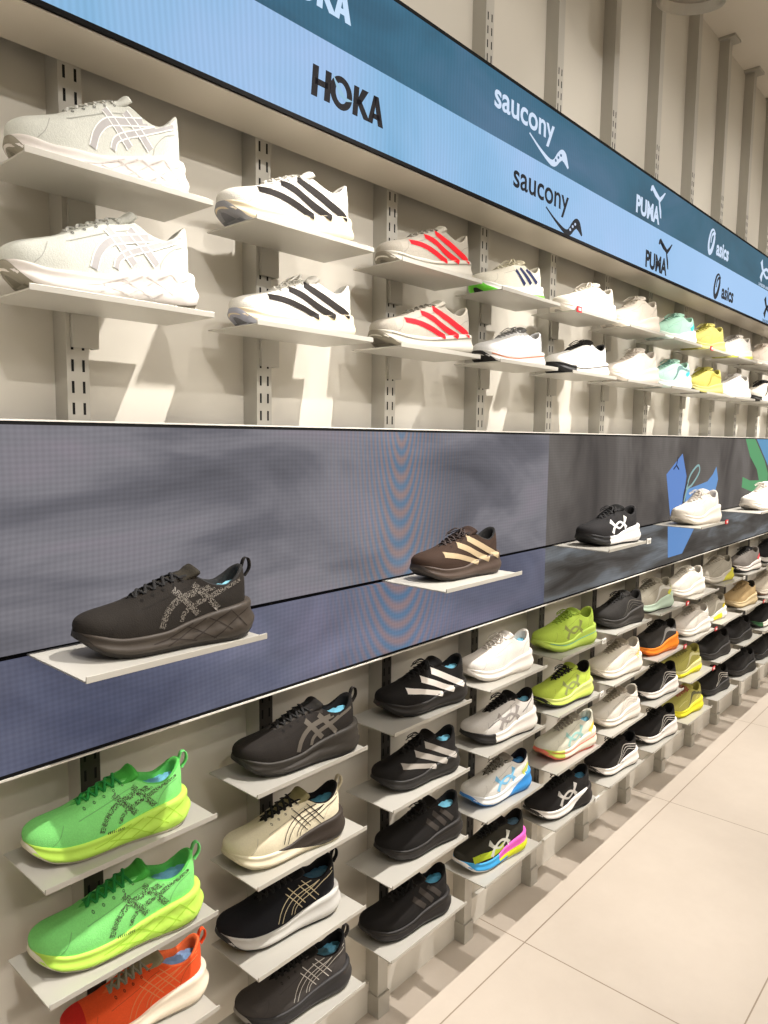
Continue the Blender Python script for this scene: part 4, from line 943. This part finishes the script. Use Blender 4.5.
ADJ = {'A1': (0.0206, 0.1091, 10.5756, 0.9144),
 'B1': (0.0007, 0.0937, 11.4971, 0.9885),
 'A2': (-0.0055, 0.0991, 11.2743, 0.9637),
 'B2': (0.0272, 0.1071, 10.5129, 0.9244),
 'A3': (0.0504, 0.107, 10.3367, 0.9252),
 'B3': (0.0187, 0.0964, 11.703, 0.9762),
 'A4': (0.0413, 0.1136, 9.1905, 0.8901),
 'B4': (0.0616, 0.1139, 9.1116, 0.8876),
 'A5': (0.0797, 0.105, 10.4926, 0.9353),
 'B5': (0.0542, 0.1071, 10.1084, 0.9242),
 'A6': (0.043, 0.1029, 10.8492, 0.9458),
 'B6': (0.0794, 0.1024, 10.9257, 0.9479),
 'A7': (0.0336, 0.1028, 10.8414, 0.9459),
 'B7': (-0.0846, 0.1032, 10.7787, 0.9441),
 'A8': (-0.004, 0.1029, 10.8191, 0.9455),
 'B8': (-0.0839, 0.1027, 10.8606, 0.9466),
 'A9': (0.0228, 0.1023, 10.9345, 0.9484),
 'B9': (0.0337, 0.1024, 10.9141, 0.9479),
 'A10': (0.0883, 0.1023, 10.9463, 0.9488),
 'B10': (0.1151, 0.1023, 10.9344, 0.9485),
 'D0': (0.036, 0.103, 10.7309, 0.9278),
 'D2': (0.0407, 0.1159, 8.9979, 0.8753),
 'D4': (0.0365, 0.1046, 9.8164, 0.9133),
 'D6': (0.0362, 0.1044, 10.293, 0.9317),
 'D8': (0.116, 0.0977, 11.1474, 0.952),
 'a1': (0.0098, 0.0804, 10.7472, 0.8946),
 'b1': (0.0131, 0.0812, 11.3075, 0.9536),
 'c1': (0.0679, 0.1161, 9.9758, 0.8684),
 'a2': (0.0239, 0.0872, 11.3994, 0.9611),
 'b2': (-0.0022, 0.0937, 10.5834, 0.9184),
 'c2': (-0.0018, 0.1223, 10.7536, 0.9502),
 'd2': (0.0319, 0.1069, 10.49, 0.923),
 'a3': (0.0568, 0.0983, 10.5262, 0.9273),
 'b3': (0.0461, 0.0904, 9.7724, 0.8886),
 'c3': (0.0611, 0.0871, 10.0136, 0.8991),
 'd3': (0.0063, 0.088, 10.4371, 0.9177),
 'a4': (0.0177, 0.102, 9.726, 0.9021),
 'b4': (0.0258, 0.0902, 10.678, 0.9324),
 'c4': (0.0339, 0.0922, 9.2733, 0.881),
 'd4': (0.0046, 0.095, 9.8799, 0.9047),
 'a5': (0.0151, 0.0972, 10.4378, 0.9297),
 'b5': (0.0186, 0.094, 9.9358, 0.9116),
 'c5': (0.0531, 0.0926, 10.2317, 0.9213),
 'd5': (0.0004, 0.0942, 11.7799, 0.9722),
 'a6': (0.0258, 0.0923, 10.2468, 0.9214),
 'b6': (0.0109, 0.0927, 10.9899, 0.9452),
 'c6': (0.0288, 0.0925, 10.4055, 0.9265),
 'd6': (0.0316, 0.0868, 10.4873, 0.9264),
 'a7': (-0.056, 0.1084, 10.653, 0.9426),
 'b7': (0.0045, 0.1016, 10.9312, 0.9478),
 'c7': (0.0219, 0.1004, 11.0097, 0.9496),
 'd7': (0.0247, 0.0948, 11.1881, 0.9525),
 'a8': (-0.0631, 0.1104, 10.6269, 0.9433),
 'b8': (0.0063, 0.1003, 10.9742, 0.9486),
 'c8': (-0.0201, 0.1176, 10.3306, 0.938),
 'd8': (0.0014, 0.1096, 10.6383, 0.9432),
 'a9': (-0.0396, 0.1111, 10.6088, 0.9432),
 'b9': (-0.0787, 0.1196, 10.2878, 0.9378),
 'c9': (-0.0396, 0.1062, 10.7994, 0.9463),
 'd9': (-0.0073, 0.1088, 10.7034, 0.9447),
 'a10': (-0.0059, 0.1005, 11.0, 0.9494),
 'b10': (-0.0211, 0.1041, 10.8903, 0.948),
 'c10': (-0.0547, 0.1084, 10.6871, 0.9444),
 'd10': (0.0098, 0.0981, 11.092, 0.9509)}
rnd = random.Random(3)
cache = {}
for key, (sp, label) in SHOES.items():
    row, num = key[0], int(key[1:])
    if row == 'D': kd = 'display'; k = num; z = Z_SEAM - .001
    else: kd = 'upper' if row in 'AB' else 'lower'; k = num - 1; z = ROWS[row]
    fr = FRONT[kd]; x0 = CX[k] + OFFX[kd] - SH_W / 2
    sid = id(sp)
    if sid in cache: r = copy_tree(cache[sid])
    else: r = build_shoe(sp); cache[sid] = r
    far = k > 3
    dx, dy, da, scl = ADJ.get(key, (.012, .102, 11, .95)); dy = max(dy, .097)
    if key in ('B7', 'B8', 'A8'): dx = .012
    if key == 'B6': dx = .055
    r.location = (x0 + dx, fr + dy, z + .0002)
    r.rotation_euler = (0, 0, -math.radians(da)); r.scale = (scl, scl, scl * ZS.get(key, 1.0))
    tag(r, label, 'shoe', GRP[row])
    r['_key'] = key
for o in list(COL.objects):
    if '_key' in o: del o['_key']

# ------------------------------------------------------------------ small tags clipped to shelf corners
M_red = pmat('red_plastic', (214, 40, 50), .35); M_wt = pmat('white_plastic', (232, 230, 224), .4)
def shelf_tag(x, y, z, red, label, group):
    e = empty('shelf_tag', (x, y, z), label, 'tag', group)
    tb = MB().box(-.016, .016, -.004, -.0005, -.006, .012).build('tag_body', M_red if red else M_wt, e, bevel=.002)
    MB().box(-.008, .008, -.0048, -.0038, -.001, .007).build('tag_face', M_wt if red else M_steel, tb, bevel=.0003)
    return e
for key, red in (('A5', 1), ('A8', 1), ('a7', 1), ('b7', 1), ('c8', 1), ('b8', 1), ('b10', 1), ('d11', 1), ('a5', 0), ('b5', 0), ('d5', 0), ('a9', 0)):
    row, k = key[0], int(key[1:]) - 1; kind = 'upper' if row in 'AB' else 'lower'
    sx = -1 if row in 'AB' else 1
    shelf_tag(CX[k] + OFFX[kind] + sx * (SH_W / 2 - .02), FRONT[kind], ROWS[row], red, '%s tag on the %s shelf of the %s' % ('small red' if red else 'small white', ORD[k], RN[row]), 'shelf edge tags')
shelf_tag(CX[4] + OFFX['display'] + SH_W / 2 - .02, FRONT['display'], Z_SEAM - .001, 0, 'small white plastic tag on the shelf of the black shoe with a white arc emblem', 'shelf edge tags')
shelf_tag(CX[6] + OFFX['display'] + SH_W / 2 - .02, FRONT['display'], Z_SEAM - .001, 1, 'small red plastic tag beside the chunky white shoe near the blue screen shapes', 'shelf edge tags')
